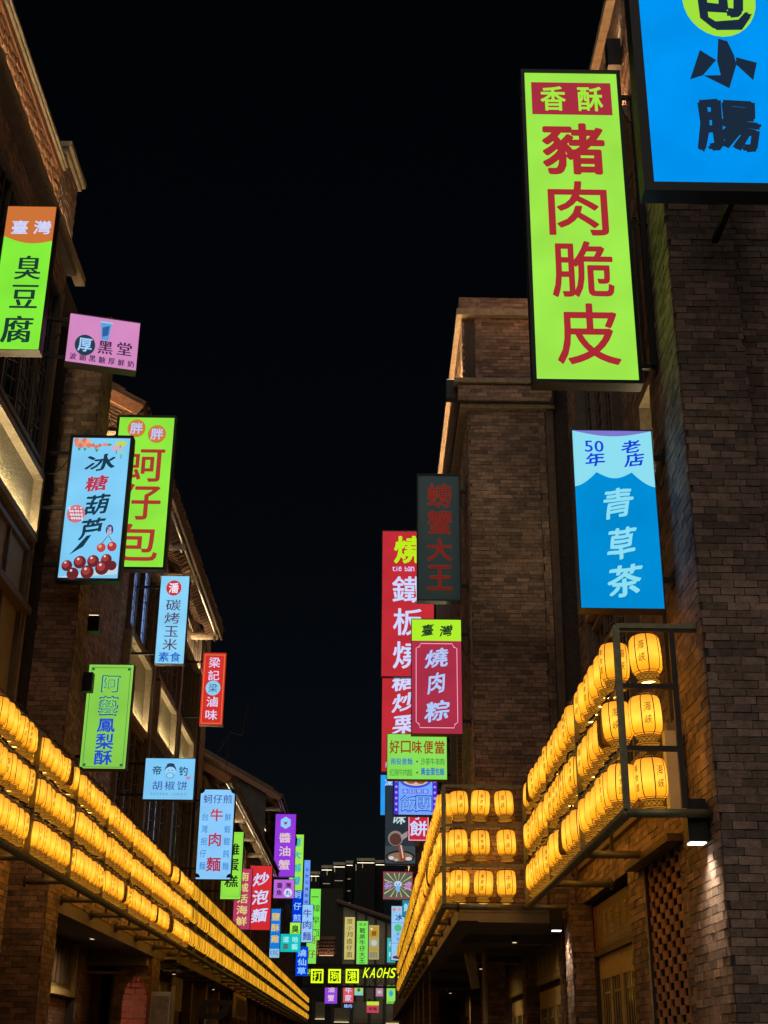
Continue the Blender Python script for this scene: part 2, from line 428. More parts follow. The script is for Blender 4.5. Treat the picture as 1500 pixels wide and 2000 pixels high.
# ------------------------------------------------------------------ building helpers
def spandrel(root, c, out, y0, y1, z0, z1, lit=True):
    """recessed rough-cast panel in a raised trim with a light strip lying in its bottom"""
    fr = part('spandrel_frame', MB().box(c, c+out*.16, y0-.1, y0, z0-.1, z1+.1).box(c, c+out*.16, y1, y1+.1, z0-.1, z1+.1)
              .box(c, c+out*.16, y0, y1, z1, z1+.1).box(c, c+out*.16, y0, y1, z0-.1, z0), STONE, root)
    part('spandrel_panel', MB().box(c, c+out*.03, y0, y1, z0, z1), ROUGHCAST, fr)
    if lit: part('light_strip', MB().box(c+out*.10, c+out*.13, y0+.06, y1-.06, z0+.002, z0+.02), emit((1, .80, .42), 1.5), fr)
    if lit: tube_light(fr, c+out*.085, c+out*.135, y0+.06, y1-.06, z0+.024, 11, (1, .82, .45), tilt=0)
def window(root, c, out, y0, y1, z0, z1, glass=None, n=4, seed=0, frame=None, crack=True, blinds=None):
    rr = random.Random(seed); frm = frame or TRIM
    mb = MB(); t = .07
    mb.box(c-out*.02, c+out*.07, y0, y0+t, z0, z1).box(c-out*.02, c+out*.07, y1-t, y1, z0, z1).box(c-out*.02, c+out*.07, y0+t, y1-t, z1-t, z1).box(c-out*.02, c+out*.07, y0+t, y1-t, z0, z0+t)
    f = part('window_frame', mb, frm, root)
    wd = (y1-y0-2*t)/n
    for i in range(n):
        a = y0+t+i*wd
        if i: part('mullion', MB().box(c-out*.02, c+out*.05, a-.025, a+.025, z0+t, z1-t), frm, f)
        g = glass if (glass and not (blinds and i % 2)) else GLASSD
        part('pane', MB().box(c-out*.015, c, a+(.025 if i else 0), a+wd-(.025 if i < n-1 else 0), z0+t, z1-t), g, f)
        if crack:
            m = MB(); z = z0+t; x = a+wd*.5
            for q in (.3, .7): m.box(c+out*.004, c+out*.02, a+wd*q-.008, a+wd*q+.008, z0+t, z1-t)
            while z < z1-t-.2:
                h = rr.uniform(.18, .32); d = rr.choice((-1, 1))
                m.tube((c+out*.012, a+wd*(.5-.42*d), z), (c+out*.012, a+wd*(.5+.42*d), z+h*rr.uniform(.3, .9)), .009, 4, cap=False); z += h
            part('muntin', m, frm, f)
    return f
def roof(root, x_eave, z_eave, y0, y1, x_wall, back=6.0, pitch=.55, battens=True, beams=(), mirror=1, seed=1, tilestep=.24):
    """pitched roof falling to the street: slab, battens under it, tiles along the edge, gutter, projecting beams"""
    s = mirror
    def zz(x): return z_eave+abs(x-x_eave)*pitch
    xb = x_eave-s*back
    mb = MB(); q = .10
    P0 = [(x_eave, zz(x_eave)), (xb, zz(xb)), (xb, zz(xb)+q), (x_eave, zz(x_eave)+q)]
    A = [(x, y0, z) for x, z in P0]; B = [(x, y1, z) for x, z in P0]
    n = 0; mb.v = A+B; mb.f = [(0, 1, 2, 3), (7, 6, 5, 4), (0, 4, 5, 1), (1, 5, 6, 2), (2, 6, 7, 3), (3, 7, 4, 0)]; mb.m = [0]*6
    part('roof_slab', mb, WOOD, root)
    bmesh_ = MB().box(-.035, .035, -.04, .04, -.5, .5).mesh('batten', WOOD)
    if battens:
        y = y0+.1; k = 0; L = math.hypot(x_wall-x_eave, zz(x_wall)-z_eave)
        while y < y1-.05:
            x0b, x1b = x_eave-s*.12, x_wall
            o = bpy.data.objects.new('batten', bmesh_); COL.objects.link(o); o.parent = root
            mid = Vector(((x0b+x1b)/2, y, (zz(x0b)+zz(x1b))/2-.05))
            o.location = mid-ORG[root.name]; v = Vector((x1b-x0b, 0, zz(x1b)-zz(x0b)))
            o.scale = (1, 1, v.length); o.rotation_euler = (0, math.atan2(v.x, v.z), 0)
            y += .19
    rr = random.Random(seed)
    tm = []
    for k in range(4):
        m = MB(); r0 = .075
        for i in range(6):
            t0, t1 = math.pi*i/6, math.pi*(i+1)/6
            for (a, b) in ((t0, t1),):
                m.face([(0, r0*math.cos(a), r0*math.sin(a)), (.5, r0*math.cos(a), r0*math.sin(a)), (.5, r0*math.cos(b), r0*math.sin(b)), (0, r0*math.cos(b), r0*math.sin(b))])
        m.face([(0, r0*math.cos(math.pi*i/6), r0*math.sin(math.pi*i/6)) for i in range(7)])
        m.v = [(x, y+rr.uniform(-.008, .008), z+rr.uniform(-.012, .012)) for x, y, z in m.v]
        tm.append(m.mesh('roof_tile', TILE))
    y = y0+.1
    while y < y1-.05:
        o = bpy.data.objects.new('roof_tile', tm[rr.randrange(4)]); COL.objects.link(o); o.parent = root
        o.location = Vector((x_eave+s*.05+rr.uniform(-.015, .015), y, z_eave+q-.02+rr.uniform(-.012, .012)))-ORG[root.name]
        o.rotation_euler = (0, math.atan(pitch)*1, math.pi if s > 0 else 0) if s > 0 else (0, -math.atan(pitch), 0)
        y += tilestep
    # upper courses of tiles, told apart only as ribs
    m = MB(); y = y0+.1
    while y < y1:
        m.tube((x_eave-s*.4, y, zz(x_eave-s*.4)+q+.01), (xb, y, zz(xb)+q+.01), .07, 5, cap=False); y += tilestep
    rt = part('tile_rows', m, TILE, root); rt['kind'] = 'stuff'
    part('fascia', MB().box(x_eave-s*.06, x_eave-s*.005, y0, y1, z_eave-.17, z_eave+.0), WOOD, root)
    part('gutter', MB().tube((x_eave-s*.16, y0+.1, z_eave-.10), (x_eave-s*.16, y1-.1, z_eave-.10), .028, 6), STEEL, root)
    for yb in beams:
        b = part('beam', MB().tube((x_wall, yb, z_eave-.12), (x_eave-s*.1, yb, z_eave-.12), .10, 10), STONE, root, smooth=False)
        part('strap', MB().box(x_eave-s*.22, x_eave-s*.19, yb-.11, yb+.11, z_eave-.24, z_eave+.02), STEEL, b)
    # ridge end verge, bricks under the near slope
    vm = MB(); 
    Vv = [(x_eave, z_eave-.02), (xb, zz(xb)-.02), (xb, zz(xb)-.22), (x_eave-s*.1, z_eave-.20)]
    A = [(x, y0-.06, z) for x, z in Vv]; B = [(x, y0-.005, z) for x, z in Vv]
    vm.v = A+B; vm.f = [(0, 1, 2, 3), (7, 6, 5, 4), (0, 4, 5, 1), (1, 5, 6, 2), (2, 6, 7, 3), (3, 7, 4, 0)]; vm.m = [0]*6
    part('verge', vm, TERRA, root)
def spot(name, loc, target, energy, angle=60, color=(1, .78, .5), blend=.6, size=.05, parent=None):
    l = bpy.data.lights.new(name, 'SPOT'); l.energy = energy; l.spot_size = R(angle); l.spot_blend = blend; l.color = color; l.shadow_soft_size = size
    o = bpy.data.objects.new(name, l); COL.objects.link(o)
    d = Vector(target)-Vector(loc); q = d.to_track_quat('-Z', 'Y')
    if parent is not None:
        o.parent = parent; o.location = Vector(loc)-ORG[parent.name]
    else: o.location = loc
    o.rotation_euler = q.to_euler(); return o
def wall_lamp(label, x, y, z, w=.14, h=.3, up=None, down=None, col_up=(1, .72, .38), col_dn=(1, .86, .66), wall=None, tgt=0.0, tgty=0.0):
    r = thing('wall_lamp', label, 'lamp', (x, y, z), 0, 'box lamps on the facades')
    part('housing', MB().box(x-w/2, x+w/2, y-w/2, y+w/2, z, z+h), DARKM, r)
    if down:
        part('lens', MB().box(x-w*.4, x+w*.4, y-w*.4, y+w*.4, z-.012, z-.002), emit((1, .96, .88), 3), r)
        spot('lamp_light', (x, y, z-.03), (x+tgt, y+tgty, z-2), down, 120, col_dn, 1.0, .10, r)
    if up:
        part('lens', MB().box(x-w*.4, x+w*.4, y-w*.4, y+w*.4, z+h+.002, z+h+.012), emit((1, .8, .5), 3), r)
        spot('lamp_light', (x, y, z+h+.03), (x+tgt, y+tgty, z+h+2), up, 70, col_up, .8, .04, r)
    if wall is not None: part('bracket', MB().box(min(x, wall), max(x, wall), y-.02, y+.02, z+h*.4, z+h*.6), DARKM, r)
    return r
def tube_light(root, x0, x1, y0, y1, z, per_m, col, tilt=0):
    l = bpy.data.lights.new('strip_light', 'AREA'); l.shape = 'RECTANGLE'; l.size = abs(x1-x0); l.size_y = abs(y1-y0); l.energy = per_m*max(abs(y1-y0), abs(x1-x0)); l.color = col
    o = bpy.data.objects.new('strip_light', l); COL.objects.link(o); o.parent = root
    r = root
    while r.parent: r = r.parent
    o.location = Vector(((x0+x1)/2, (y0+y1)/2, z))-ORG[r.name]-(ORG.get(root.name, Vector((0, 0, 0))) if root is not r else Vector((0, 0, 0)))
    o.rotation_euler = (math.pi, tilt, 0)
def led_strip(root, *b, col=(1, .62, .28), s=5):
    part('light_strip', MB().box(*b), emit(col, 1.5), root)
    tube_light(root, b[0], b[1], b[2], b[3], b[5]+.004, s*.5, col)

# ------------------------------------------------------------------ LEFT building A (nearest, lattice parapet)
A = thing('brick_building', 'nearest brick building at the left edge with pierced parapet and tall windows', 'building', (-6, 12, 0))
WA = Wall(A)
boxpart('wall', MORTAR, A, -12, -4.9, 5, 17.48, 0, 13.05)
WA.run('x', -4.9, 1, 11, 13.3, 4.6, 13.05)
WA.run('x', -4.9, 1, 13.3, 17.48, 12.3, 13.05)
WA.run('x', -4.9, 1, 17.16, 17.48, 3.5, 12.3)
WA.run('x', -4.9, 1, 13.3, 17.1, 4.6, 5.2)
boxpart('pier', MORTAR, A, -4.899, -4.22, 10, 15.7, 0, 4.5); WA.run('x', -4.22, 1, 12, 15.7, 1.5, 4.5)
boxpart('pier_cap', STONE, A, -4.899, -4.15, 10, 15.75, 4.5, 4.62)
for (ya, yb, sd) in ((9.3, 12.9, 1), (13.4, 17.0, 2)):
    window(A, -4.86, 1, ya, yb, 9.4, 12.2, n=5, seed=sd, glass=GLASSD)
    spandrel(A, -4.9, 1, ya+.02, yb+.02, 8.32, 9.15)
    f = window(A, -4.86, 1, ya, yb, 5.3, 8.1, n=4, seed=sd+5, crack=False, glass=surf('beige_blind', (.30, .25, .17), .8, noise=.15), blinds=False)
    boxpart('window_rail', TRIM, A, -4.9, -4.7, ya-.1, yb+.1, 7.15, 7.25)
boxpart('trim_post', STONE, A, -4.899, -4.78, 17.06, 17.16, 3.5, 12.3)
boxpart('cornice', STONE, A, -4.899, -4.74, 5, 18.1, 13.052, 13.2)
boxpart('lower_cornice', TRIM, A, -4.88, -4.74, 5, 17.5, 12.85, 12.95)
# pierced parapet: open brick lattice between piers
def lattice(W_, plane, c, out, a0, a1, z0, z1, L, H, depth, root, mat=TERRA, nmax=300):
    me = MB().box(-.5, .5, -.5, .5, -.5, .5).mesh('brick', mat); big = []
    z = z0; r = 0
    while z < z1-H*.5:
        a = a0+(L if r % 2 else 0)
        while a < a1-.01:
            p, q = a, min(a+L, a1); big.append((p, q, z, z+H)); a += 2*L
        z += H; r += 1
    big = big[:nmax]
    for (p, q, u, v) in big:
        o = bpy.data.objects.new('brick', me); COL.objects.link(o); o.parent = root
        ctr = Vector((c, (p+q)/2, (u+v)/2) if plane == 'x' else ((p+q)/2, c, (u+v)/2))
        o.location = ctr-ORG[root.name]+Vector((random.uniform(-.006, .006), 0, 0)); o.scale = (depth, q-p-.02, v-u+.004) if plane == 'x' else (q-p+.03, depth, v-u-.004)
PAR = thing('pierced_parapet', 'pierced brick parapet with cream coping on top of the nearest left building', 'parapet', (-4.8, 15, 13.2))
lattice(None, 'x', -4.865, 1, 12.2, 16.42, 13.2, 13.92, .20, .075, .025, PAR, mat=surf('lattice_brick', (.46, .24, .13), .85, noise=.3, scale=14, bump=.5))
boxpart('backing', surf('void_shade', (.02, .015, .012), .9), PAR, -5.3, -5.2, 8, 16.42, 13.2, 14.02)  # near-black sheet, the shade inside the lattice openings put into its colour
boxpart('coping', TERRA, PAR, -5.05, -4.83, 8, 16.42, 13.92, 14.04)
boxpart('coping', PLASTER, PAR, -5.05, -4.79, 8, 16.42, 14.04, 14.09)
boxpart('coping', PLASTER, PAR, -5.05, -4.76, 8, 16.42, 14.09, 14.13)
WP = Wall(PAR)
for (ya, yb) in ((16.42, 17.3), (11.75, 12.2)):
    boxpart('pier', MORTAR, PAR, -5.3, -4.83, ya, yb, 13.2, 14.35)
    WP.run('x', -4.83, 1, ya, yb, 13.2, 14.35); WP.run('y', ya, -1, -5.3, -4.83, 13.2, 14.35)
    boxpart('pier_cap', PLASTER, PAR, -5.35, -4.77, ya-.06, yb+.06, 14.35, 14.43); boxpart('pier_cap', PLASTER, PAR, -5.4, -4.72, ya-.1, yb+.1, 14.43, 14.52)
WP.done(200)
led_strip(A, -4.785, -4.765, 9, 17.2, 13.205, 13.22, col=(1, .72, .42), s=7)
WA.done()

# ------------------------------------------------------------------ LEFT building B (pillar, long eave)
B = thing('brick_building', 'dark brick building on the left under the long tiled eave', 'building', (-6, 26, 0))
WB = Wall(B)
boxpart('wall', MORTAR, B, -12, -4.9, 17.5, 36.2, 3.562, 12.8); boxpart('ground_wall', BFAR, B, -12, -5.45, 17.5, 36.2, 0, 3.5)
boxpart('pillar', MORTAR, B, -4.899, -4.2, 17.6, 18.3, 0, 12.0); boxpart('party_wall', MORTAR, B, -5.44, -4.91, 17.5, 18.2, 0, 3.5)
WB.run('y', 17.6, -1, -4.75, -4.2, 1.8, 12.0); WB.run('x', -4.2, 1, 17.6, 18.3, 1.8, 12.0)
boxpart('pillar_cap', STONE, B, -4.9, -4.1, 17.5, 18.4, 12.0, 12.12)
bays = [(24.6, 27.2), (28.45, 31.1), (31.9, 34.4)]
holes = [(a, b, 4.9, 12.2) for a, b in bays]
WB.run('x', -4.9, 1, 18.3, 36.2, 4.5, 12.7, holes=holes, H=.075, L=.22)
gl = emit(lin((115, 145, 205)), 1.0, .9)  # bluish light on the glass put into the panes as emission
for i, (ya, yb) in enumerate(bays):
    window(B, -4.87, 1, ya, yb, 9.42, 12.1, n=4, seed=20+i, glass=gl if i == 0 else GLASSD, blinds=(i == 0))
    spandrel(B, -4.9, 1, ya+.05, yb-.02, 7.85 if i == 0 else 8.2, 9.22)
    window(B, -4.87, 1, ya, yb, 5.0, 7.7, n=3, seed=30+i, glass=GLASSD)
    boxpart('pier_trim', TRIM, B, -4.9, -4.72, yb+.15, yb+.4, 4.6, 12.4)
# quoin bricks on the far corner
boxpart('corner_pier', MORTAR, B, -4.899, -4.7, 35.2, 36.2, 4.5, 12.7)
WB.run('x', -4.7, 1, 35.2, 36.2, 4.5, 12.7, H=.15, L=.5)
boxpart('ledge', STONE, B, -4.9, -4.72, 17.7, 36.2, 11.0+.2, 11.0+.28)
led_strip(B, -4.80, -4.77, 18.4, 24.4, 11.285, 11.31, col=(1, .66, .34), s=34)
led_strip(B, -4.80, -4.77, 27.3, 28.4, 11.285, 11.31, col=(1, .66, .34), s=34)
led_strip(B, -4.80, -4.77, 31.2, 36.0, 11.285, 11.31, col=(1, .7, .4), s=34)
roof(B, -4.02, 11.98, 20.2, 33.4, -4.9, beams=(21.0, 26.6, 28.6, 33.2), seed=4)
# band and arcade under B
boxpart('band', MORTAR, B, -5.2, -4.22, 18.3, 36, 3.56, 4.5)
WB.run('x', -4.22, 1, 18.3, 32, 3.56, 4.5)
boxpart('band_moulding', STONE, B, -4.22, -4.14, 18.3, 36, 4.42, 4.5)
boxpart('soffit', SOFFIT, B, -8.5, -4.22, 18.3, 36, 3.5, 3.56)
boxpart('soffit_beam', SOFFIT, B, -8.5, -4.3, 26.6, 27.0, 3.2, 3.5)
boxpart('soffit_beam', SOFFIT, B, -4.6, -4.22, 18.3, 36, 3.38, 3.5)
# shop fronts behind the arcade
boxpart('transom_frame', OCHREW, B, -5.4, -5.3, 21.8, 25.1, 2.55, 2.66)
boxpart('transom_frame', OCHREW, B, -5.4, -5.3, 24.95, 25.1, 2.66, 3.45)
boxpart('transom_board', OLIVE, B, -5.4, -5.36, 21.8, 24.95, 2.66, 3.45)
for k in range(9): boxpart('slat', WOOD, B, -5.36, -5.33, 22.0+k*.32, 22.2+k*.32, 2.75, 3.35)
boxpart('arch_board', OCHREW, B, -5.4, -5.36, 21.8, 22.9, 0, 2.5)
boxpart('shop_pier', MORTAR, B, -5.6, -5.3, 25.1, 25.7, 0, 3.5); WB.run('x', -5.3, 1, 25.1, 25.7, 1.8, 3.5)
boxpart('column', MORTAR, B, -5.0, -4.24, 26.9, 27.9, 0, 3.4)
WB.run('y', 26.9, -1, -4.95, -4.24, 1.8, 3.4); WB.run('x', -4.24, 1, 26.9, 27.9, 1.8, 3.4)
boxpart('drain_pipe', STONE, B, -5.5, -4.7, 26.78, 26.83, 3.05, 3.1)
WB.done()
# red brick arch standing in the arcade
AR = thing('brick_arch', 'red brick rounded post with pale mortar standing under the left arcade', 'arch', (-4.1, 24.6, 0))
me = MB().box(-.5, .5, -.5, .5, -.5, .5).mesh('brick', surf('bright_red_brick', (.30, .055, .03), .7, noise=.3, scale=10))
boxpart('core', surf('pale_mortar', (.5, .42, .36), .9), AR, -4.3, -3.93, 24.5, 24.8, 0, 2.5)
part('arch_top', MB().tube((-4.115, 24.51, 2.5), (-4.115, 24.79, 2.5), .18, 16), surf('pale_mortar', (.5, .42, .36), .9), AR)
z = 1.5; r = 0
while z < 2.86:
    xs = [(-4.33, -4.12), (-4.11, -3.9)] if r % 2 else [(-4.33, -4.21), (-4.2, -4.03), (-4.02, -3.9)]
    for x0, x1 in xs:
        hw = .215 if z < 2.45 else max(.05, .215*math.sqrt(max(0, 1-((z+.09-2.45)/.46)**2)))
        x0, x1 = max(x0, -4.115-hw), min(x1, -4.115+hw)
        if x1-x0 < .03: continue
        o = bpy.data.objects.new('brick', me); COL.objects.link(o); o.parent = AR
        o.location = Vector(((x0+x1)/2, 24.65, z+.045))-ORG[AR.name]; o.scale = (x1-x0, .33, .085)
    z += .1; r += 1
CB = thing('storage_box', 'pale board cabinet beside the red brick post under the left arcade', 'cabinet', (-3.75, 25.6, 0))
boxpart('carcass', WHITEM, CB, -3.98, -3.62, 25.4, 25.9, 0, 2.68); boxpart('door_panel', PLASTER, CB, -3.95, -3.65, 25.375, 25.398, .1, 2.6)
boxpart('side_board', OCHREW, CB, -3.61, -3.55, 25.4, 25.5, 0, 2.78)
AW = thing('awning', 'pale flat awning below the lanterns on the left, beyond the arcade column', 'awning', (-4, 34, 3.5))
part('canopy_sheet', MB().box(-4.8, -3.95, 28.2, 36.5, 3.42, 3.47), PLASTER, AW); boxpart('fascia', STONE, AW, -3.95, -3.92, 28.2, 36.5, 3.36, 3.5)
for y in (28.4, 30.4, 32.4, 34.4, 36.3): boxpart('rib', WOOD, AW, -4.8, -3.96, y-.03, y+.03, 3.36, 3.42)
shopL = thing('timber_shop', 'timber shop front with pale boards under the awning on the left', 'shop', (-4.9, 31, 0))
boxpart('wall', BFAR, shopL, -5.0, -4.905, 28.2, 36.1, 0, 3.40)
for k in range(5): boxpart('board', OCHREW, shopL, -4.9, -4.86, 30.4+k*.62, 30.95+k*.62, 2.2, 3.2)
for k in range(6): boxpart('shelf', WOOD, shopL, -4.9, -4.7, 28.4, 30.2, 1.6+k*.25, 1.63+k*.25)
boxpart('hanging_board', PLASTER, shopL, -4.42, -4.38, 31.0, 32.6, 2.55, 3.25)
cb2 = thing('carved_sign', 'carved wooden panel in a pale frame under the far left shops', 'sign', (-4.3, 46.5, 2.8))
boxpart('frame', OCHREW, cb2, -4.36, -4.3, 44.6, 48.8, 2.75, 3.5); boxpart('carving', OLIVE, cb2, -4.3, -4.28, 45.0, 48.4, 2.85, 3.4)
for k in range(7): boxpart('slat', WOOD, cb2, -4.28, -4.26, 45.2+k*.45, 45.4+k*.45, 2.9, 3.35)
PL = thing('street_lamp', 'dark curved lamp head silhouetted low on the left in front of shops', 'lamp', (-3.1, 28.6, 0))
part('post', MB().tube((-3.42, 28.6, 0), (-3.42, 28.6, 2.3), .05, 8), DARKM, PL)
hd = MB(); pr = [(-3.47, 2.3), (-3.47, 2.52), (-3.36, 2.66), (-2.84, 2.66), (-2.80, 2.60), (-2.92, 2.36), (-3.05, 2.29)]
inn = [(-3.32, 2.40), (-3.32, 2.50), (-3.26, 2.56), (-3.02, 2.56), (-3.0, 2.53), (-3.06, 2.43), (-3.14, 2.40)]
for i in range(7):
    j = (i+1) % 7
    for y0, y1 in ((28.52, 28.68),):
        a, b, c, d = pr[i], pr[j], inn[j], inn[i]
        hd.face([(a[0], y0, a[1]), (b[0], y0, b[1]), (c[0], y0, c[1]), (d[0], y0, d[1])]); hd.face([(a[0], y1, a[1]), (d[0], y1, d[1]), (c[0], y1, c[1]), (b[0], y1, b[1])])
        hd.face([(a[0], y0, a[1]), (a[0], y1, a[1]), (b[0], y1, b[1]), (b[0], y0, b[1])]); hd.face([(d[0], y0, d[1]), (c[0], y0, c[1]), (c[0], y1, c[1]), (d[0], y1, d[1])])
part('lamp_head', hd, DARKM, PL)

# ------------------------------------------------------------------ LEFT buildings C, D and beyond
def far_house(label, y0, y1, xw, ztop, roofz=None, xe=-3.9, seed=0, mat=DARKW, lit=(), cat='building', side=-1, nb=3, batt=False):
    o = thing('shop_house', label, cat, (xw+side*2, (y0+y1)/2, 0)); s = -side
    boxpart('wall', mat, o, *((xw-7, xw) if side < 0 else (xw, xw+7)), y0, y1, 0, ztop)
    rr = random.Random(seed); L = (y1-y0)/nb
    for i in range(nb):
        a, b = y0+i*L+L*.18, y0+(i+1)*L-L*.18
        for (z0, z1) in ((9.3, 11.4), (5.2, 7.6)):
            if z1 < ztop-.2: window(o, xw+s*.02, s, a, b, z0, z1, n=2, crack=False, seed=i)
        if 8.9 < ztop: spandrel(o, xw, s, a, b, 7.95, 8.85, lit=(i in lit))
        boxpart('pilaster', BFAR, o, xw, xw+s*.22, y0+i*L-.2 if i else y0, y0+i*L+.25, 0, ztop-.3)
    boxpart('band', BFAR, o, xw, xw+s*.55, y0, y1, 3.56, 4.4)
    if roofz: roof(o, xe, roofz, y0-.3, y1, xw, seed=seed, battens=batt, beams=[y0+2+k*4 for k in range(int((y1-y0)/4))], tilestep=.3, mirror=1 if side < 0 else -1)
    return o
Cb = far_house('lower timber shop house with tiled eave beyond the red braised food sign', 36.6, 57, -4.9, 9.0, 8.75, seed=3, nb=6, lit=(1, 3))
led_strip(Cb, -4.84, -4.81, 37, 56, 7.6, 7.63, col=(1, .8, .5), s=26)
Db = far_house('tall dark house with plain side wall and tiled verge behind the lower eave', 57.3, 70, -4.9, 12.4, 12.0, seed=5, nb=3, lit=(0,))
part('gable_wall', MB().face([(-10, 57.25, 12.4), (-4.9, 57.25, 12.4), (-4.6, 57.25, 12.45), (-10, 57.25, 15.3)]) or MB(), DARKW, Db) if False else None
g = MB(); g.face([(-11, 57.2, 8), (-4.6, 57.2, 8), (-4.6, 57.2, 12.4), (-11, 57.2, 15.8)]); part('gable_wall', g, surf('grey_render', (.10, .085, .07), .9, noise=.3, scale=2), Db)
led_strip(Db, -4.8, -4.77, 57.5, 60, 11.0, 11.03, col=(1, .85, .55), s=5)
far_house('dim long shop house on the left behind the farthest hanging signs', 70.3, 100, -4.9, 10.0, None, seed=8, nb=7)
fa = thing('roof_antenna', 'thin bent roof antenna wire above the lower left roof', 'antenna', (-4.3, 38, 9))
part('wire', MB().tube((-4.75, 38, 9.3), (-4.2, 38, 10.4), .012, 5).tube((-4.2, 38, 10.4), (-3.85, 38, 10.3), .012, 5).tube((-3.85, 38, 10.3), (-3.7, 38, 11.3), .012, 5).tube((-4.2, 38, 10.4), (-4.28, 38, 9.0), .012, 5), BROWNM, fa)

# ------------------------------------------------------------------ RIGHT building R1
R1 = thing('brick_building', 'large dark brick building at the right edge with a lit pierced brick panel', 'building', (5, 14, 0))
W1 = Wall(R1)
boxpart('wall', MORTAR, R1, 2.9, 3.55, 11.0, 12.25, 0, 13.7)
boxpart('wall', MORTAR, R1, 3.12, 12, 12.25, 19.0, 4.5, 13.7)
boxpart('wall', MORTAR, R1, 3.2, 12, 12.25, 19.0, 0, 4.5)
boxpart('wall', MORTAR, R1, 3.55, 12, 11.3, 12.25, 0, 13.7)
W1.run('y', 11.0, -1, 2.9, 3.55, 1.6, 13.7, L=.215, H=.071); W1.run('x', 2.9, -1, 11.0, 12.25, 1.6, 13.7, L=.215, H=.071)
W1.run('y', 11.3, -1, 3.56, 6.5, 1.6, 11.0, L=.215, H=.071)
bays = [(12.55, 13.1), (14.9, 17.3)]
boxpart('parapet', MORTAR, R1, 2.9, 3.2, 12.25, 17.8, 11.95, 13.7); W1.run('x', 2.9, -1, 12.25, 17.8, 11.95, 13.7)
boxpart('cornice', STONE, R1, 2.72, 3.12, 12.25, 17.9, 11.78, 11.93); boxpart('coping', STONE, R1, 2.78, 3.3, 10.9, 17.9, 13.71, 13.82)
led_strip(R1, 2.75, 2.78, 12.3, 17.6, 11.935, 11.96, col=(1, .5, .22), s=34)
holes = [(12.4, 18.9, 4.5, 11.7)]
W1.run('x', 3.12, -1, 13.2, 14.75, 4.5, 11.7); W1.run('x', 3.12, -1, 17.45, 18.95, 4.5, 11.7); W1.run('x', 3.12, -1, 14.75, 17.45, 11.0, 11.7)
for i, (ya, yb) in enumerate([(12.35, 13.12), (14.9, 17.35)]):
    spandrel(R1, 3.12, -1, ya, yb, 7.35, 8.4)
    window(R1, 3.1, -1, ya, yb, 8.6, 11.0, n=1 if i == 0 else 3, seed=40+i); window(R1, 3.1, -1, ya, yb, 4.7, 7.15, n=1 if i == 0 else 3, seed=50+i)
boxpart('trim_post', TRIM, R1, 2.98, 3.12, 14.72, 14.82, 4.5, 11.7); boxpart('trim_post', TRIM, R1, 2.98, 3.12, 17.4, 17.5, 4.5, 11.7)
# ground floor: band, pierced panel, piers, door, board
boxpart('band', MORTAR, R1, 2.9, 3.2, 12.25, 19.0, 3.56, 4.5); W1.run('x', 2.9, -1, 12.25, 19.0, 3.56, 4.5, L=.215, H=.071)
boxpart('band_moulding', STONE, R1, 2.80, 3.12, 12.25, 19.0, 4.502, 4.58); boxpart('band_moulding', WOOD, R1, 2.82, 2.899, 12.25, 18.9, 3.98, 4.04)
boxpart('drip_ledge', WOOD, R1, 2.74, 2.9, 12.3, 14.5, 3.48, 3.55)
boxpart('panel_backing', surf('void_shade', (.02, .015, .012), .9), R1, 3.16, 3.199, 12.5, 14.2, 1.2, 3.5)  # dark sheet that gives the pierced panel's holes their shade by colour
lattice(None, 'x', 2.935, -1, 12.5, 14.2, 1.4, 3.48, .20, .075, .022, R1, mat=surf('lattice_brick', (.46, .24, .13), .85, noise=.3, scale=14, bump=.5))
for (a, b) in ((12.25, 12.5), (14.2, 15.1)):
    boxpart('pier', MORTAR, R1, 2.9, 3.2, a, b, 0, 3.56); W1.run('x', 2.9, -1, a, b, 1.5, 3.56, L=.215, H=.071)
boxpart('pier_edge', PLASTER, R1, 2.885, 2.899, 14.2, 14.24, 1.4, 3.45)
boxpart('pier', MORTAR, R1, 2.72, 3.2, 18.35, 19.0, 0, 3.56); W1.run('x', 2.72, -1, 18.35, 19.0, 1.5, 3.56); W1.run('y', 18.35, -1, 2.72, 3.0, 1.5, 3.56)
W1.done()
def board(root, x, y0, y1, z0, z1, text, bright=True):
    b = part('name_board', MB().box(x, x+.05, y0, y1, z0, z1), OLIVE, root)
    m = MB()
    for (a, c, u, v) in ((y0, y0+.12, z0, z1), (y1-.12, y1, z0, z1)): m.box(x-.012, x-.001, a, c, u, v)
    part('board_border', m, REDB, b)
    m = MB()
    for zz_ in (z0+.05, z0+.075, z1-.075, z1-.05): m.box(x-.006, x-.001, y0+.14, y1-.14, zz_-.004, zz_+.004)
    n = len(text); W_ = (y1-y0)
    for i, c in enumerate(text):
        yc = y1-W_*(.28+.44*i/(n-1)) if False else y1-W_*(.27+.46*(i)/(n-1))
        put_glyph(m, c, -yc, (z0+z1)/2, W_*.075, (z1-z0)*.62, 't', lambda a, z, d=0: (x-.014-d, -a, z))
    part('board_lettering', m, GOLD if bright else OCHREW, b)
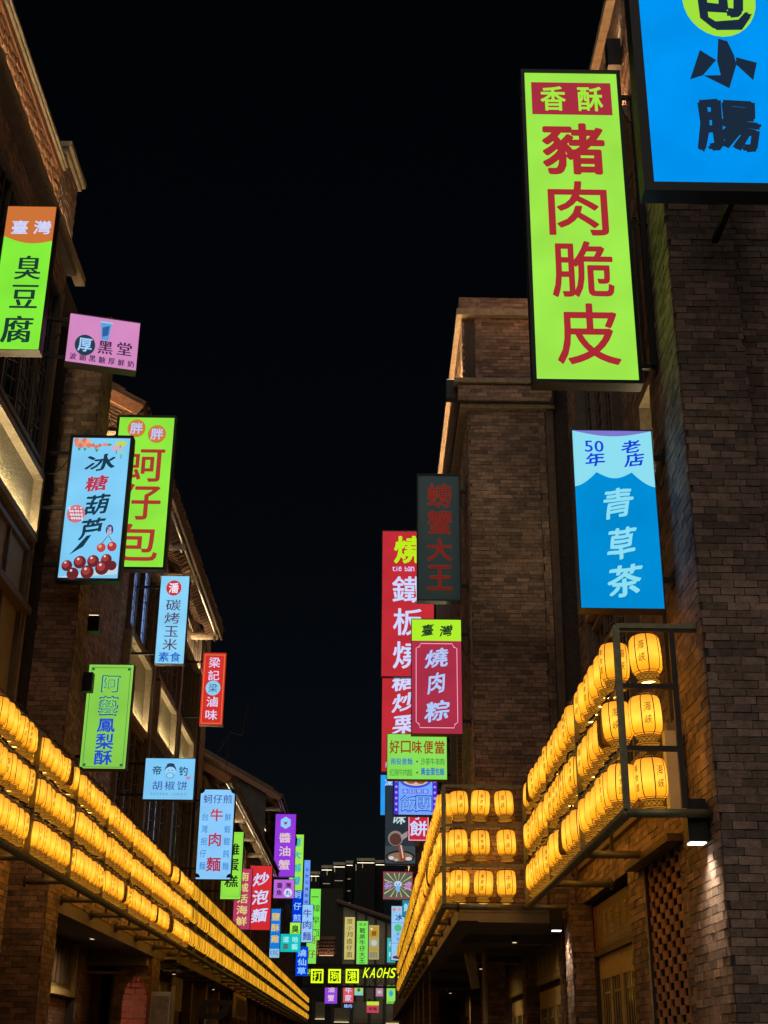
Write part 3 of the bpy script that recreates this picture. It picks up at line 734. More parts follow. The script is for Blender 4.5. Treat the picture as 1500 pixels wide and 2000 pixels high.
def lattice_door(root, x, y0, y1, z1, leaves=2, pane=GLASSD):
    L = (y1-y0)/leaves
    for i in range(leaves):
        a, b = y0+i*L+.01, y0+(i+1)*L-.01; m = MB(); t = .09
        for yy in (a, (a+b)/2-t/2, b-t): m.box(x, x+.022, yy, yy+t, 0, z1)
        for (u, v) in ((z1-.28, z1), (z1-1.25, z1-1.15), (.9, 1.15), (0, .2)): m.box(x+.001, x+.021, a+.002, b-.002, u, v)
        d = part('door_leaf', m, OCHREW, root)
        for s in range(2):
            p0 = a+t if s == 0 else (a+b)/2+t/2; p1 = (a+b)/2-t/2 if s == 0 else b-t
            part('pane', MB().box(x+.018, x+.024, p0, p1, .2, z1-.28), pane, d)
            k = MB()
            for q in (.25, .5, .75): k.box(x+.009, x+.015, p0+(p1-p0)*q-.012, p0+(p1-p0)*q+.012, .2, z1-.28)
            for zq in (z1-.45, z1-1.0, z1-1.45, z1-1.8): k.box(x+.0085, x+.0165, p0+(p1-p0)*.1, p1-(p1-p0)*.25, zq-.014, zq+.014)
            part('muntin', k, OCHREW, d)
board(R1, 3.02, 15.15, 18.3, 2.95, 3.5, '羹宮食府')
lattice_door(R1, 3.05, 15.15, 18.3, 2.85)
boxpart('door_head', WOOD, R1, 3.0, 3.2, 15.1, 18.35, 2.86, 2.94)

# ------------------------------------------------------------------ RIGHT building R2 (steps out over the arcade)
R2 = thing('brick_building', 'brick building stepping out on the right with corbelled top and lantern frame below', 'building', (2.5, 30, 0))
W2 = Wall(R2)
boxpart('wall', MORTAR, R2, 1.5, 3.6, 19.02, 48, 4.5, 11.45); boxpart('wall', MORTAR, R2, 2.9, 3.6, 19.03, 48, 11.452, 13.3)
W2.run('y', 19.02, -1, 1.5, 2.62, 4.5, 11.45, L=.19, H=.064)
W2.run('y', 19.0, -1, 2.62, 2.74, 4.5, 11.45, L=.12, H=.12)
boxpart('corner_joint', WOOD, R2, 2.75, 2.87, 18.98, 19.02, 4.5, 11.45)
W2.run('x', 1.5, -1, 19.02, 21.6, 4.5, 11.3)
boxpart('cornice', MORTAR, R2, 1.32, 2.88, 18.86, 48, 11.452, 11.78); W2.run('y', 18.86, -1, 1.32, 2.85, 11.47, 11.76, L=.19, H=.07)
boxpart('cornice_lip', STONE, R2, 1.26, 2.9, 18.8, 48, 11.782, 11.86)
boxpart('cornice_lip', STONE, R2, 1.36, 2.9, 18.93, 48, 11.38, 11.45)
boxpart('parapet', MORTAR, R2, 1.42, 2.75, 19.0, 44, 11.86, 13.3); W2.run('y', 19.0, -1, 1.42, 2.75, 11.86, 13.1, holes=[(1.45, 1.62, 11.9, 13.05)], L=.19, H=.064)
W2.run('y', 18.985, -1, 1.62, 1.74, 11.9, 13.05, L=.12, H=.12)
W2.run('x', 1.42, -1, 19.0, 36, 11.86, 13.1)
boxpart('coping', STONE, R2, 1.32, 2.8, 18.88, 44, 13.1, 13.22); boxpart('coping', MORTAR, R2, 1.36, 2.8, 18.92, 44, 13.22, 13.45)
W2.run('y', 18.92, -1, 1.36, 2.8, 13.22, 13.45, L=.19, H=.064)
led_strip(R2, 1.30, 1.33, 19.0, 40, 11.862, 11.885, col=(1, .58, .26), s=44)
boxpart('wall', BFAR, R2, 1.42, 1.4999, 21.6, 48, 4.5, 11.45)
for i in range(6):
    a = 22+i*4.2
    window(R2, 1.40, -1, a, a+2.6, 8.7, 11.0, n=3, seed=60+i, crack=False); window(R2, 1.40, -1, a, a+2.6, 4.8, 7.1, n=3, seed=70+i, crack=False)
    spandrel(R2, 1.42, -1, a, a+2.6, 7.4, 8.4)
boxpart('band', MORTAR, R2, 1.22, 3.0, 19.0, 48, 3.56, 4.5); W2.run('y', 19.0, -1, 1.22, 2.88, 3.56, 4.5, L=.19, H=.064); W2.run('x', 1.22, -1, 19.0, 34, 3.56, 4.5)
boxpart('soffit', SOFFIT, R2, 1.22, 3.3, 19.0, 48, 3.5, 3.56)
for yb in (19.0, 22.6, 27.4, 32, 37, 42): boxpart('soffit_beam', SOFFIT, R2, 1.5, 3.2, yb+.01, yb+.35, 3.36, 3.5)
boxpart('soffit_beam', SOFFIT, R2, 1.22, 1.5, 19.01, 48, 3.38, 3.5)
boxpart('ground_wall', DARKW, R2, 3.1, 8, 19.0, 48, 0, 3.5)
for (a, b, tx) in ((20.8, 24.9, '美食珍饈'), (25.9, 29.8, '閩台小吃'), (39.5, 43.5, '海峽茶莊')):
    board(R2, 3.0, a, b, 2.8, 3.42, tx, False); lattice_door(R2, 3.05, a, b, 2.7)
for ya in (20.1, 25.1, 30.2, 35, 39):
    boxpart('pier', MORTAR, R2, 2.85, 3.1, ya, ya+.55, 0, 3.5); W2.run('x', 2.85, -1, ya, ya+.55, 1.6, 3.5); W2.run('y', ya, -1, 2.85, 3.1, 1.6, 3.5)
boxpart('column', MORTAR, R2, 2.2, 2.55, 26, 26.6, 0, 3.36); W2.run('y', 26, -1, 2.2, 2.55, 1.6, 3.3)
boxpart('column', BFAR, R2, 1.4, 1.8, 36, 36.6, 0, 3.36); boxpart('column', BFAR, R2, 1.4, 1.8, 43, 43.6, 0, 3.36)
part('downpipe', MB().tube((2.0, 24, 0), (2.0, 24, 3.34), .045, 10), surf('grey_pipe', (.34, .29, .22), .5), R2, smooth=True)
part('hopper', MB().tube((1.78, 24.6, 3.36), (1.88, 24.6, 2.75), .13, 4, .10), surf('grey_pipe', (.34, .29, .22), .5), R2)
for y in (31, 34.5, 38, 41.5): part('rope_light', MB().tube((1.35, y, 1.0), (1.35, y, 3.4), .02, 6), STONE, R2)
W2.done()
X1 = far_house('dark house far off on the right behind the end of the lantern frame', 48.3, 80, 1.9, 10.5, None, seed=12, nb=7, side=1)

# ------------------------------------------------------------------ wall lamps
wall_lamp('black box lamp shining down on the corner of the near right brick pillar', 2.78, 11.35, 3.32, .17, .36, down=75, wall=2.9, tgt=.22, tgty=.05)
wall_lamp('black box lamp shining down under the right arcade edge by the carved board', 2.56, 18.75, 3.24, .15, .26, down=55, wall=2.9, tgt=.3, tgty=-.15)
wall_lamp('black box lamp on the lit parapet of the stepped right building', 1.22, 19.1, 11.6, .16, .34, up=40, wall=1.42, tgt=.25, tgty=.4)
wall_lamp('black box lamp high on the near right parapet beside the big blue sign', 2.78, 12.3, 12.5, .16, .4, up=10, wall=2.9, tgt=.3, tgty=.4, col_dn=(1, .55, .3))
wall_lamp('black box lamp shining up beside the left brick pillar above the green pastry sign', -4.16, 18.55, 7.36, .2, .24, up=90, wall=-4.3, tgt=-.12, col_up=(1, .7, .42))
wall_lamp('small dark box lamp on the left brick pillar behind the green pastry sign', -4.14, 18.5, 6.45, .14, .28, wall=-4.3)

wp = thing('blank_panel', 'tall cream blank panel on the near right wall behind the lowest big lantern', 'panel', (2.8, 11.95, 3.7))
boxpart('panel', WHITEM, wp, 2.70, 2.86, 11.9, 12.02, 3.68, 4.42); boxpart('bracket', PIPE, wp, 2.86, 2.899, 11.94, 11.98, 4.0, 4.05)
cl = thing('added_fill_lamp', 'small round added fill lamp under the left arcade ceiling above the red brick post', 'lamp', (-4.7, 23.3, 3.4))  # added fill lamp, brightens the dark shop fronts under the left arcade
part('shade', MB().tube((-4.7, 23.3, 3.42), (-4.7, 23.3, 3.497), .07, 12), WHITEM, cl); part('lens', MB().tube((-4.7, 23.3, 3.412), (-4.7, 23.3, 3.418), .055, 12), emit((1, .85, .6), 1.0), cl)
def fill_spot(x, y, z, e, col, root, r=.08):
    spot('fill_light', (x, y, z), (x, y, z-1), e, 165, col, 1.0, r, root)
fill_spot(-4.7, 23.3, 3.38, 90, (1, .8, .55), cl)
for (x_, y_, z_, e_, lb) in ((-4.45, 31.5, 3.3, 14, 'round added fill lamp under the pale awning lighting the shop wall on the left'), (-4.6, 41.0, 3.4, 8, 'farther round added fill lamp under the left shop band past the awning'),
                             (2.3, 21.8, 3.3, 6, 'first round added fill lamp under the right arcade ceiling'), (2.3, 28.5, 3.3, 6, 'second round added fill lamp under the right arcade ceiling'), (2.3, 39.5, 3.3, 6, 'farthest round added fill lamp under the right arcade ceiling')):
    q = thing('added_fill_lamp', lb, 'lamp', (x_, y_, z_))  # more added lamps, there only to lift the street-level shop fronts
    part('shade', MB().tube((x_, y_, z_+.02), (x_, y_, z_+.12), .05, 10), DARKM, q); part('lens', MB().tube((x_, y_, z_+.008), (x_, y_, z_+.016), .035, 10), emit((1, .8, .5), 1.0), q)
    fill_spot(x_, y_, z_-.02, e_*7, (1, .72, .38), q, .08)
# ------------------------------------------------------------------ lantern frames
def lantern_meshes():
    prof = [(.082, 0), (.110, .010), (.127, .036), (.134, .09), (.136, .155), (.134, .22), (.127, .274), (.110, .300), (.075, .31)]
    m = bpy.data.materials.new('lantern_paper'); m.use_nodes = True; t = m.node_tree; t.nodes.clear()
    e = N(t, 'ShaderNodeEmission'); o = N(t, 'ShaderNodeOutputMaterial'); tc = N(t, 'ShaderNodeTexCoord'); sx = N(t, 'ShaderNodeSeparateXYZ')
    t.links.new(tc.outputs['Object'], sx.inputs[0])
    cr = N(t, 'ShaderNodeValToRGB'); E = cr.color_ramp.elements; mr = N(t, 'ShaderNodeMapRange'); mr.inputs[1].default_value = 0; mr.inputs[2].default_value = .31
    t.links.new(sx.outputs[2], mr.inputs[0]); t.links.new(mr.outputs[0], cr.inputs[0])
    E[0].color = (*lin((212, 126, 24)), 1); E[1].color = (*lin((208, 128, 32)), 1)  # hot middle and duller ends from the light inside put into the emission colour
    for p_, c in ((.2, (247, 162, 30)), (.42, (255, 188, 60)), (.75, (243, 162, 46))):
        x = E.new(p_); x.color = (*lin(c), 1)
    nz = N(t, 'ShaderNodeTexNoise'); nz.inputs['Scale'].default_value = 9; ge = N(t, 'ShaderNodeNewGeometry'); t.links.new(ge.outputs['Position'], nz.inputs['Vector'])
    oi = N(t, 'ShaderNodeObjectInfo')
    a = N(t, 'ShaderNodeMath', operation='MULTIPLY_ADD'); a.inputs[1].default_value = .8; a.inputs[2].default_value = 1.05; t.links.new(nz.outputs[0], a.inputs[0])
    b = N(t, 'ShaderNodeMath', operation='MULTIPLY_ADD'); b.inputs[1].default_value = .25; t.links.new(oi.outputs['Random'], b.inputs[0]); t.links.new(a.outputs[0], b.inputs[2])
    t.links.new(b.outputs[0], e.inputs[1]); t.links.new(cr.outputs[0], e.inputs[0]); t.links.new(e.outputs[0], o.inputs[0])
    body = MB().lathe(prof, 16)
    ribs = MB()
    for k in range(8):
        th = 2*math.pi*(k+.5)/8
        for i in range(len(prof)-1):
            q = []
            for (r, z), s in ((prof[i], -1), (prof[i], 1), (prof[i+1], 1), (prof[i+1], -1)):
                ww = .0044; rr_ = r+.003
                q.append((rr_*math.cos(th)-s*ww*math.sin(th), rr_*math.sin(th)+s*ww*math.cos(th), z))
            ribs.face(q)
    for (r_, z_, h_) in ((.084, .0, .006), (.112, .010, .004), (.077, .306, .005), (.096, -.004, .004), (.096, -.019, .005), (.094, -.061, .004), (.094, -.0755, .005)):
        ribs.lathe([(r_+.003, z_-h_/2), (r_+.004, z_+h_/2)], 16)
    ribm = surf('lantern_rib', (.07, .025, .008), .6, noise=.1, bump=0)
    cap = MB().lathe([(.0, .325), (.07, .325), (.082, .318), (.082, .308), (.055, .306)], 12)
    base = MB().lathe([(.094, -.004), (.098, -.011), (.094, -.018), (.080, -.019), (.078, -.022), (.084, -.058), (.096, -.062), (.097, -.074), (.08, -.076), (.076, -.066)], 14)
    glow = MB().lathe([(.0, -.008), (.074, -.008), (.076, -.002)], 12).lathe([(.071, -.050), (.071, -.026)], 12)
    grille = MB()
    for i in range(12):
        th = 2*math.pi*i/12; th2 = 2*math.pi*(i+1)/12
        for (u, v) in ((th, th2), (th2, th)):
            grille.tube((.080*math.cos(u), .080*math.sin(u), -.02), (.086*math.cos(v), .086*math.sin(v), -.06), .0028, 3, cap=False)
    L = {}
    for nm, txts in (('a', ('海峽', '美食匯')), ('b', ('美食匯', '海峽')), ('c', ('中國', '海峽'))):
        m2 = MB()
        for k, tx in enumerate(txts):
            for rot in (0, 180):
                n = len(tx); s = .075 if n == 2 else .06
                for i, c in enumerate(tx):
                    zc = .155+(.5*(n-1)-i)*(.098 if n == 2 else .072)
                    off = R(rot+90*k-90)
                    def fn(x, z, d=0, off=off):
                        r = (.1375 if .06 < z < .26 else .134)+d
                        return (r*math.cos(off+x/r), r*math.sin(off+x/r), z)
                    put_glyph(m2, c, 0, zc, s*.8, s, 'k', fn, True)
        L[nm] = m2.mesh('lettering', surf('ink', (.09, .03, .008), .7, noise=.1, bump=0))
    em = emit(lin((255, 190, 95)), 10.0)
    return dict(body=body.mesh('body', m, True), rib=ribs.mesh('rib_cage', ribm), cap=cap.mesh('cap', GREENC), base=base.mesh('base_ring', emit(lin((215, 140, 40)), .6)), glow=glow.mesh('glow_ring', em),
                grille=grille.mesh('grille', ribm), L=L, mat=m, em=em)
LM = lantern_meshes()
ORD = ['first', 'second', 'third', 'fourth', 'fifth', 'sixth', 'seventh', 'eighth', 'ninth', 'tenth', 'eleventh', 'twelfth']
rl = random.Random(21); NL = [0]
def lantern(x, y, z, label, rz=None, kind=None, dim=False, s=1.05):
    """z = the bar it hangs from"""
    o = thing('paper_lantern', label, 'lantern', (x, y, z-.355*s), rl.uniform(-.5, .5)+rl.choice((0, math.pi/2, math.pi, -math.pi/2)) if rz is None else rz, 'yellow lanterns in three rows on the street frames')
    o.scale = (s*.95, s*.95, s*rl.uniform(1.0, 1.06)); o.rotation_euler.x = rl.uniform(-.06, .06); o.rotation_euler.y = rl.uniform(-.06, .06)
    k = kind or rl.choice('aab')
    link('body', LM['body'] if not dim else LM['dim'], o, True)
    for nm, key in (('rib_cage', 'rib'), ('cap', 'cap'), ('base_ring', 'base'), ('grille', 'grille')): link(nm, LM[key], o, True)['kind'] = 'stuff' if key in ('rib', 'grille') else 'thing'
    if not dim: link('glow_ring', LM['glow'], o, True)
    link('lettering', LM['L'][k], o, True); NL[0] += 1
    return o
bd = LM['body'].copy(); bd.materials.clear(); bd.materials.append(surf('unlit_paper', (.48, .27, .05), .7, noise=.1, bump=0)); LM['dim'] = bd

def frame_run(name, label, x, y0, y1, zb, zt, posts, wall, cat='lantern frame'):
    """rails along the street, posts, arms back to the wall and hangers"""
    o = thing(name, label, cat, (x, y0, zb))
    pitch = (zt-zb)/3
    part('bottom_rail', MB().tube((x, y0, zb), (x, y1, zb), .048, 12), PIPE, o, smooth=True)
    for k in range(1, 4): part('rail', MB().box(x-.013, x+.013, y0, y1, zb+k*pitch-.013, zb+k*pitch+.013), PIPE if k == 3 else PIPE, o)
    s = 1 if wall > x else -1
    for k in range(3):     # festoon cable clipped along each rail
        m = MB(); y = y0; rr = random.Random(k)
        while y < y1:
            m.tube((x+rr.uniform(-.03, .03), y, zb+(k+1)*pitch+.03), (x+rr.uniform(-.03, .03), min(y1, y+.3), zb+(k+1)*pitch+.05), .014, 4, cap=False); y += .3
        part('festoon_cable', m, CABLE, o)
    for i, y in enumerate(posts):
        part('post', MB().box(x-.028, x+.028, y-.028, y+.028, zb+.03, zt), PIPE, o)
        part('arm', MB().tube((x, y, zb), (wall-s*.03, y, zb), .04, 10), PIPE, o, smooth=True)
        part('flange', MB().tube((wall-s*.03, y, zb), (wall, y, zb), .07, 8), PIPED, o)
        if i: part('hanger', MB().box(x+s*.30-.018, x+s*.30+.018, y+.0, y+.04, zb, zb+.75), PIPED, o)
        part('top_arm', MB().box(min(x, wall), max(x, wall), y-.015, y+.015, zt-.05, zt-.02), PIPED, o)
    return o, pitch
ZB, ZT = 3.54, 5.20; PT = (ZT-ZB)/3
lposts = [14.3+2.06*k for k in range(-2, 34)]
LX = -3.68
FL, _ = frame_run('lantern_frame', 'long pipe frame carrying three rows of lanterns along the left shops', LX, 9.5, 83.5, ZB, 4.90, lposts, -4.2)
PTS = {'left': (4.90-ZB)/3, 'right': (ZT-ZB)/3, 'far right': (ZT-ZB)/3}; LSC = {'left': .86, 'right': 1.07, 'far right': 1.04}
rposts = [11.2, 13.65, 16.1, 18.75]
RX = 2.17
FR, _ = frame_run('lantern_frame', 'near pipe frame carrying three rows of lanterns on the right wall', RX, 11.2, 18.75, ZB, ZT, rposts, 2.9)
for yy, xa, xb, root, nm in ((11.2, RX, 2.9, FR, 0), (18.75, 1.02, RX, FR, 1)):
    part('end_rail', MB().tube((xa, yy, ZB), (xb, yy, ZB), .046, 12), PIPE, root, smooth=True) if nm else None
    for k in (1, 2, 3):
        part('end_bar', MB().box(xa, (2.66 if nm == 0 and k < 3 else xb), yy-.022, yy+.022, ZB+k*PT-.022, ZB+k*PT+.022), (PIPED if (nm == 0 and k < 3) else PIPE), root)
part('end_post', MB().box(2.64, 2.69, 11.18, 11.22, ZB+.05, ZT-.02), PIPED, FR)
f2posts = [18.75+2.05*k for k in range(15)]
FX = 1.02
FF, _ = frame_run('lantern_frame', 'stepped-out pipe frame carrying three rows of lanterns along the right side', FX, 18.75, 48.5, ZB, ZT, f2posts, 1.22)
for y in f2posts[1:]: part('arm', MB().tube((FX, y, ZB-.02), (FX+.55, y, ZB-.02), .038, 8), PIPE, FF)
# slots
rows = ['bottom', 'middle', 'top']
slots = []
def fill(x, y0, y1, step, side, posts):
    n = int((y1-y0)/step)
    cnt = {}
    for i in range(n):
        y = y0+i*step
        if any(abs(y-p) < (.12 if side == 'left' else .14) for p in posts): continue
        for k in range(3):
            b = sum(1 for p in posts if p < y); key = (b, k); cnt[key] = cnt.get(key, 0)+1
            slots.append((x+.0, y+rl.uniform(-.02, .02), k, side, b, cnt[key]))
fill(LX-.02, 10.0, 83.4, .262, 'left', lposts)
fill(RX+.05, 11.62, 18.6, .325, 'right', rposts)
fill(FX+.05, 19.1, 48.3, .325, 'far right', f2posts)
def vis(s):
    q = to_pix((s[0], s[1], ZB+.5+s[2]*PTS[s[3]])); return q is not None and -30 < q[0] < 1530
cand = [s for s in slots if vis(s)]
cand.sort(key=lambda s: s[1]*(1.0 if s[3] != 'far right' else .95)); top = cand[:288]; tops = set(id(s) for s in top)
def ordn(n): return ORD[n-1] if n <= 12 else 'last'
def bayname(b): 
    w_ = ['zeroth']+ORD+['thirteenth', 'fourteenth', 'fifteenth', 'sixteenth', 'seventeenth', 'eighteenth', 'nineteenth', 'twentieth']
    return w_[b] if b < len(w_) else 'far'
FN = {'left': 'left frame', 'right': 'near right frame', 'far right': 'stepped-out right frame'}
b0 = {sd: min(s[4] for s in top if s[3] == sd) for sd in FN}
for s in top:
    x, y, k, sd, b, c = s
    dim = rl.random() < .035
    lantern(x, y, ZB+(k+1)*PTS[sd]-.015, '%s yellow lantern, %s in bay %s of the %s row on the %s' % ('unlit' if dim else 'lit', ordn(c), ['one', 'two', 'three', 'four', 'five', 'six', 'seven', 'eight', 'nine', 'ten', 'eleven', 'twelve', 'thirteen', 'fourteen'][min(13, b-b0[sd])], rows[k], FN[sd]), dim=dim, s=LSC[sd])
for k in range(3):
    lantern(2.42+[.0, -.01, .03][k], 11.30, ZB+(k+1)*PT-.02, 'big near lantern reading two characters, hanging in the %s opening of the near end frame' % rows[k], rz=[-.55+.95, -.05, -.45][k], kind='a', s=1.12)
    for j, (px_, nm) in enumerate(((1.23, 'left'), (1.56, 'middle'), (1.90, 'right'))):
        lantern(px_+rl.uniform(-.02, .02), 18.82, ZB+(k+1)*PT-.02, '%s of three yellow lanterns in the %s row of the cross frame facing the street' % (nm, rows[k]), rz=rl.uniform(-.25, .25), kind='c' if (k == 0 and j == 2) else ('b' if j == 1 else 'a'))
# the farther lanterns, past three hundred: one mass
def append_mesh(mb, me, T4):
    n = len(mb.v)
    for v in me.vertices: mb.v.append(tuple(T4 @ v.co))
    for p in me.polygons: mb.f.append(tuple(n+i for i in p.vertices)); mb.m.append(0)
lo = MB().lathe([(.085, 0), (.128, .035), (.136, .155), (.128, .274), (.078, .31)], 8).mesh('lo', LM['mat'])
lor = MB().lathe([(.088, -.012), (.075, -.02), (.082, -.062)], 8).mesh('lor', GREENC)
ribl = MB()
for k in range(8):
    th = 2*math.pi*(k+.5)/8
    pf = [(.088, 0), (.131, .035), (.139, .155), (.131, .274), (.081, .31)]
    for i in range(4):
        ribl.face([((r+.002)*math.cos(th)-s_*.009*math.sin(th), (r+.002)*math.sin(th)+s_*.009*math.cos(th), z) for (r, z), s_ in ((pf[i], -1), (pf[i], 1), (pf[i+1], 1), (pf[i+1], -1))])
ribl = ribl.mesh('ribl', GREENC)
m1 = MB(); m2 = MB(); m3 = MB(); vz = []
for s in slots:
    if id(s) in tops: continue
    T4 = Matrix.Translation((s[0], s[1], ZB+(s[2]+1)*PTS[s[3]]-.36*LSC[s[3]])) @ Matrix.Rotation(rl.uniform(0, 1.5), 4, 'Z') @ Matrix.Scale(LSC[s[3]], 4)
    append_mesh(m1, lo, T4); append_mesh(m2, lor, T4); append_mesh(m3, ribl, T4)
far = thing('distant_lanterns', 'many small yellow lanterns running on to the far ends of the frames', 'lanterns', (0, 50, 4)); far['kind'] = 'stuff'
lmf = emit(lin((253, 176, 40)), 1.0, .8)
for nm, mm_, mt in (('lantern_bodies', m1, lmf), ('lantern_rings', m2, GREENC), ('lantern_ribs', m3, GREENC)):
    q = part(nm, mm_, mt, far, smooth=False); q['kind'] = 'stuff'

# ------------------------------------------------------------------ signs
GRN = (150, 232, 70); WHL = (205, 215, 255); SKY = (120, 205, 250); REDS = (195, 45, 55)
S = []
def SG(*a, **k): S.append(sign_box(*a, **k))
SG([(1253, 0), (1545, 0), (1568, 357), (1277, 357)], 9.3, 'huge blue sign at the top right corner with dark cut-paper characters', (0, 150, 245),
   [D(.475, .10-1.42+1.0+.35, .28, (150, 232, 60), .26)] if False else [], frame='thick', side='L', name='lightbox_sign', lit=1.0) if False else None
def big_blue():
    a = at_y(1277, 357, 9.3); b = at_z(1568, 357, a.z); Hb = 2.95
    tl = to_pix((a.x, 9.3, a.z+Hb)); tr = to_pix((b.x, 9.3, a.z+Hb))
    ph = 357-tl[1]; pw = (tr[0]-tl[0]+291)/2
    def c(u, v):
        f = (v-tl[1])/ph; l = tl[0]+(1277-tl[0])*f; r = tr[0]+(1568-tr[0])*f
        return ((u-l)/(r-l), (v-tl[1])/pw)
    x0, y0 = c(1405, 6); its = [D(x0, y0, .265, (160, 225, 60), .27)]
    navy = (28, 42, 62)
    for ch, u, v, w_, h_ in (('包', 1405, 8, .42, .40), ('腸', 1424, 250, .42, .33), ('腸', 1395, -112, .42, .33), ('大', 1390, -236, .44, .36)):
        x, y = c(u, v); its.append(T(ch, x, y, w_, navy, 'a', h_))
    for pl in ([(1368, 108), (1400, 127), (1374, 157), (1349, 165)], [(1439, 121), (1480, 131), (1473, 165), (1439, 135)],
               [(1404, 85), (1422, 90), (1435, 117), (1440, 135), (1402, 129)], [(1402, 129), (1440, 135), (1426, 181), (1375, 157), (1409, 156)]):
        its.append(P([c(*q) for q in pl], navy))
    root, W2_, H2_ = sign_box([tl[:2], tr[:2], (1568, 357), (1277, 357)], 9.3, 'huge blue sign in the top right corner with dark cut-paper characters', (0, 150, 245), its, frame='thick', lit=1.0, depth=.17, yaw=0)
    for zz_ in (.5, 2.3):
        part('bracket', MB().box(.3, .36, .3, 1.62, zz_, zz_+.06), DARKM, root, local=True)
big_blue()
def ry(t): return min(.46/max(.01, abs(math.cos(t))), .385/max(.01, abs(math.sin(t))))
SG([(1026, 142), (1212, 145), (1248, 744), (1048, 742)], 11.75, 'tall lime green sign reading crispy pork in red beside the big blue sign', (160, 236, 76),
   [Q(.07, .93, .105, .46, (165, 45, 62)), Hh('香酥', .30, .70, .285, .26, (160, 235, 65), 'b'),
    T('豬', .49, .83, .63, (168, 42, 50), 'x', .52), T('肉', .50, 1.45, .60, (168, 42, 50), 'm', .54), T('脆', .51, 2.06, .61, (168, 42, 50), 'm', .54), T('皮', .53, 2.68, .61, (168, 42, 50), 'm', .56)],
   frame='black', wall=2.9, side='R', arms=(.05, .5, .93), yaw=0)
SG([(1117, 845), (1276, 843), (1298, 1190), (1134, 1190)], 11.8, 'blue herbal tea sign with pale scalloped top marked 50 years', (0, 142, 215),
   [P([(0, 0), (1, 0), (1, .70)] + [(.72+.28*math.cos(t)**1 if False else .72+.28*(1-i/8), .70-.18*(i/8)**1.6) for i, t in enumerate([0]*9)] + [(.72-.44*(i/8), .52+.075*math.sin(math.pi*i/8)) for i in range(1, 8)] + [(.28-.28*(i/8), .52+.18*(1-(1-i/8)**1.6)) for i in range(9)], (140, 222, 240)),
    P([(i/12, .07*math.sin(math.pi*i/12)) for i in range(13)], (125, 120, 205)),
    T('5', .20, .20, .11, (25, 70, 225), 's', .14), T('0', .33, .20, .13, (25, 70, 225), 's', .14), T('老', .73, .20, .24, (20, 60, 220), 'k', .16), T('年', .27, .37, .24, (20, 60, 220), 'k', .16), T('店', .76, .37, .25, (20, 60, 220), 'k', .17),
    T('青', .53, .91, .36, (140, 222, 240), 'k', .38), T('草', .54, 1.38, .36, (140, 222, 240), 'k', .38), T('茶', .55, 1.82, .42, (140, 222, 240), 'k', .38)],
   frame='none', wall=2.9, side='R', arms=(.17, .86), yaw=0)
SG([(816, 928), (896, 929), (899, 1172), (817, 1170)], 19.4, 'unlit slate sign with dark red crab king characters on the brick corner', (38, 54, 58),
   [V('螃蟹大王', .52, .50, 2.48, .58, (120, 85, 40), 'x', .56), V('螃蟹大王', .52, .50, 2.48, .58, (135, 14, 20), 'r', .56)], frame='thin', wall=1.5, side='R', lit=0, yaw=0)
SG([(746, 1039), (846, 1039), (848, 1322), (745, 1320)], 27.2, 'red teppan grill sign with one lime character at its top', REDS,
   [T('燒', .52, .36, .56, (190, 235, 30), 'x', .52), Hh('tie ban shao', .22, .90, .74, .06, (225, 200, 255), 'b', .09), T('鐵', .50, 1.14, .60, WHL, 'r', .5), T('板', .50, 1.76, .56, WHL, 'r', .5), T('燒', .50, 2.38, .56, WHL, 'r', .5)],
   frame='thin', wall=1.5, side='R', yaw=0)
SG([(745, 1326), (848, 1326), (850, 1508), (745, 1508)], 27.3, 'red roasted chestnut sign hanging right below the teppan grill sign', REDS,
   [V('糖炒栗子', .42, .05, 1.28, .46, WHL, 'k', .38), T('美', .12, 1.62, .1, WHL, 'r')], frame='none', wall=1.5, side='R', yaw=0)
SG([(801, 1213), (899, 1211), (903, 1434), (804, 1434)], 19.42, 'maroon rice dumpling sign with lime top strip below the unlit slate sign', (172, 48, 72),
   [Q(0, 1, 0, .43, (175, 238, 45)), T('臺', .32, .22, .26, (25, 50, 35), 'k', .24), T('灣', .70, .22, .26, (25, 50, 35), 'k', .24),
    [Q(.18, .82, .48, .495, (255, 170, 200)), Q(.16, .84, 2.13, 2.145, (255, 170, 200)), Q(.08, .095, .58, 2.03, (255, 170, 200)), Q(.905, .92, .58, 2.03, (255, 170, 200)),
     P([(.08, .58), (.095, .58), (.16, .56), (.18, .495), (.18, .48), (.15, .54)], (255, 170, 200)), P([(.92, .58), (.905, .58), (.84, .56), (.82, .495), (.82, .48), (.85, .54)], (255, 170, 200)),
     P([(.08, 2.03), (.095, 2.03), (.15, 2.06), (.16, 2.13), (.16, 2.145), (.14, 2.08)], (255, 170, 200)), P([(.92, 2.03), (.905, 2.03), (.85, 2.06), (.84, 2.13), (.84, 2.145), (.86, 2.08)], (255, 170, 200))],
    T('燒', .50, .78, .46, (175, 200, 250), 'k', .40), T('肉', .49, 1.28, .34, (175, 200, 250), 'k', .42), T('粽', .50, 1.82, .48, (175, 200, 250), 'k', .42)], frame='none', wall=1.5, side='R', yaw=0)
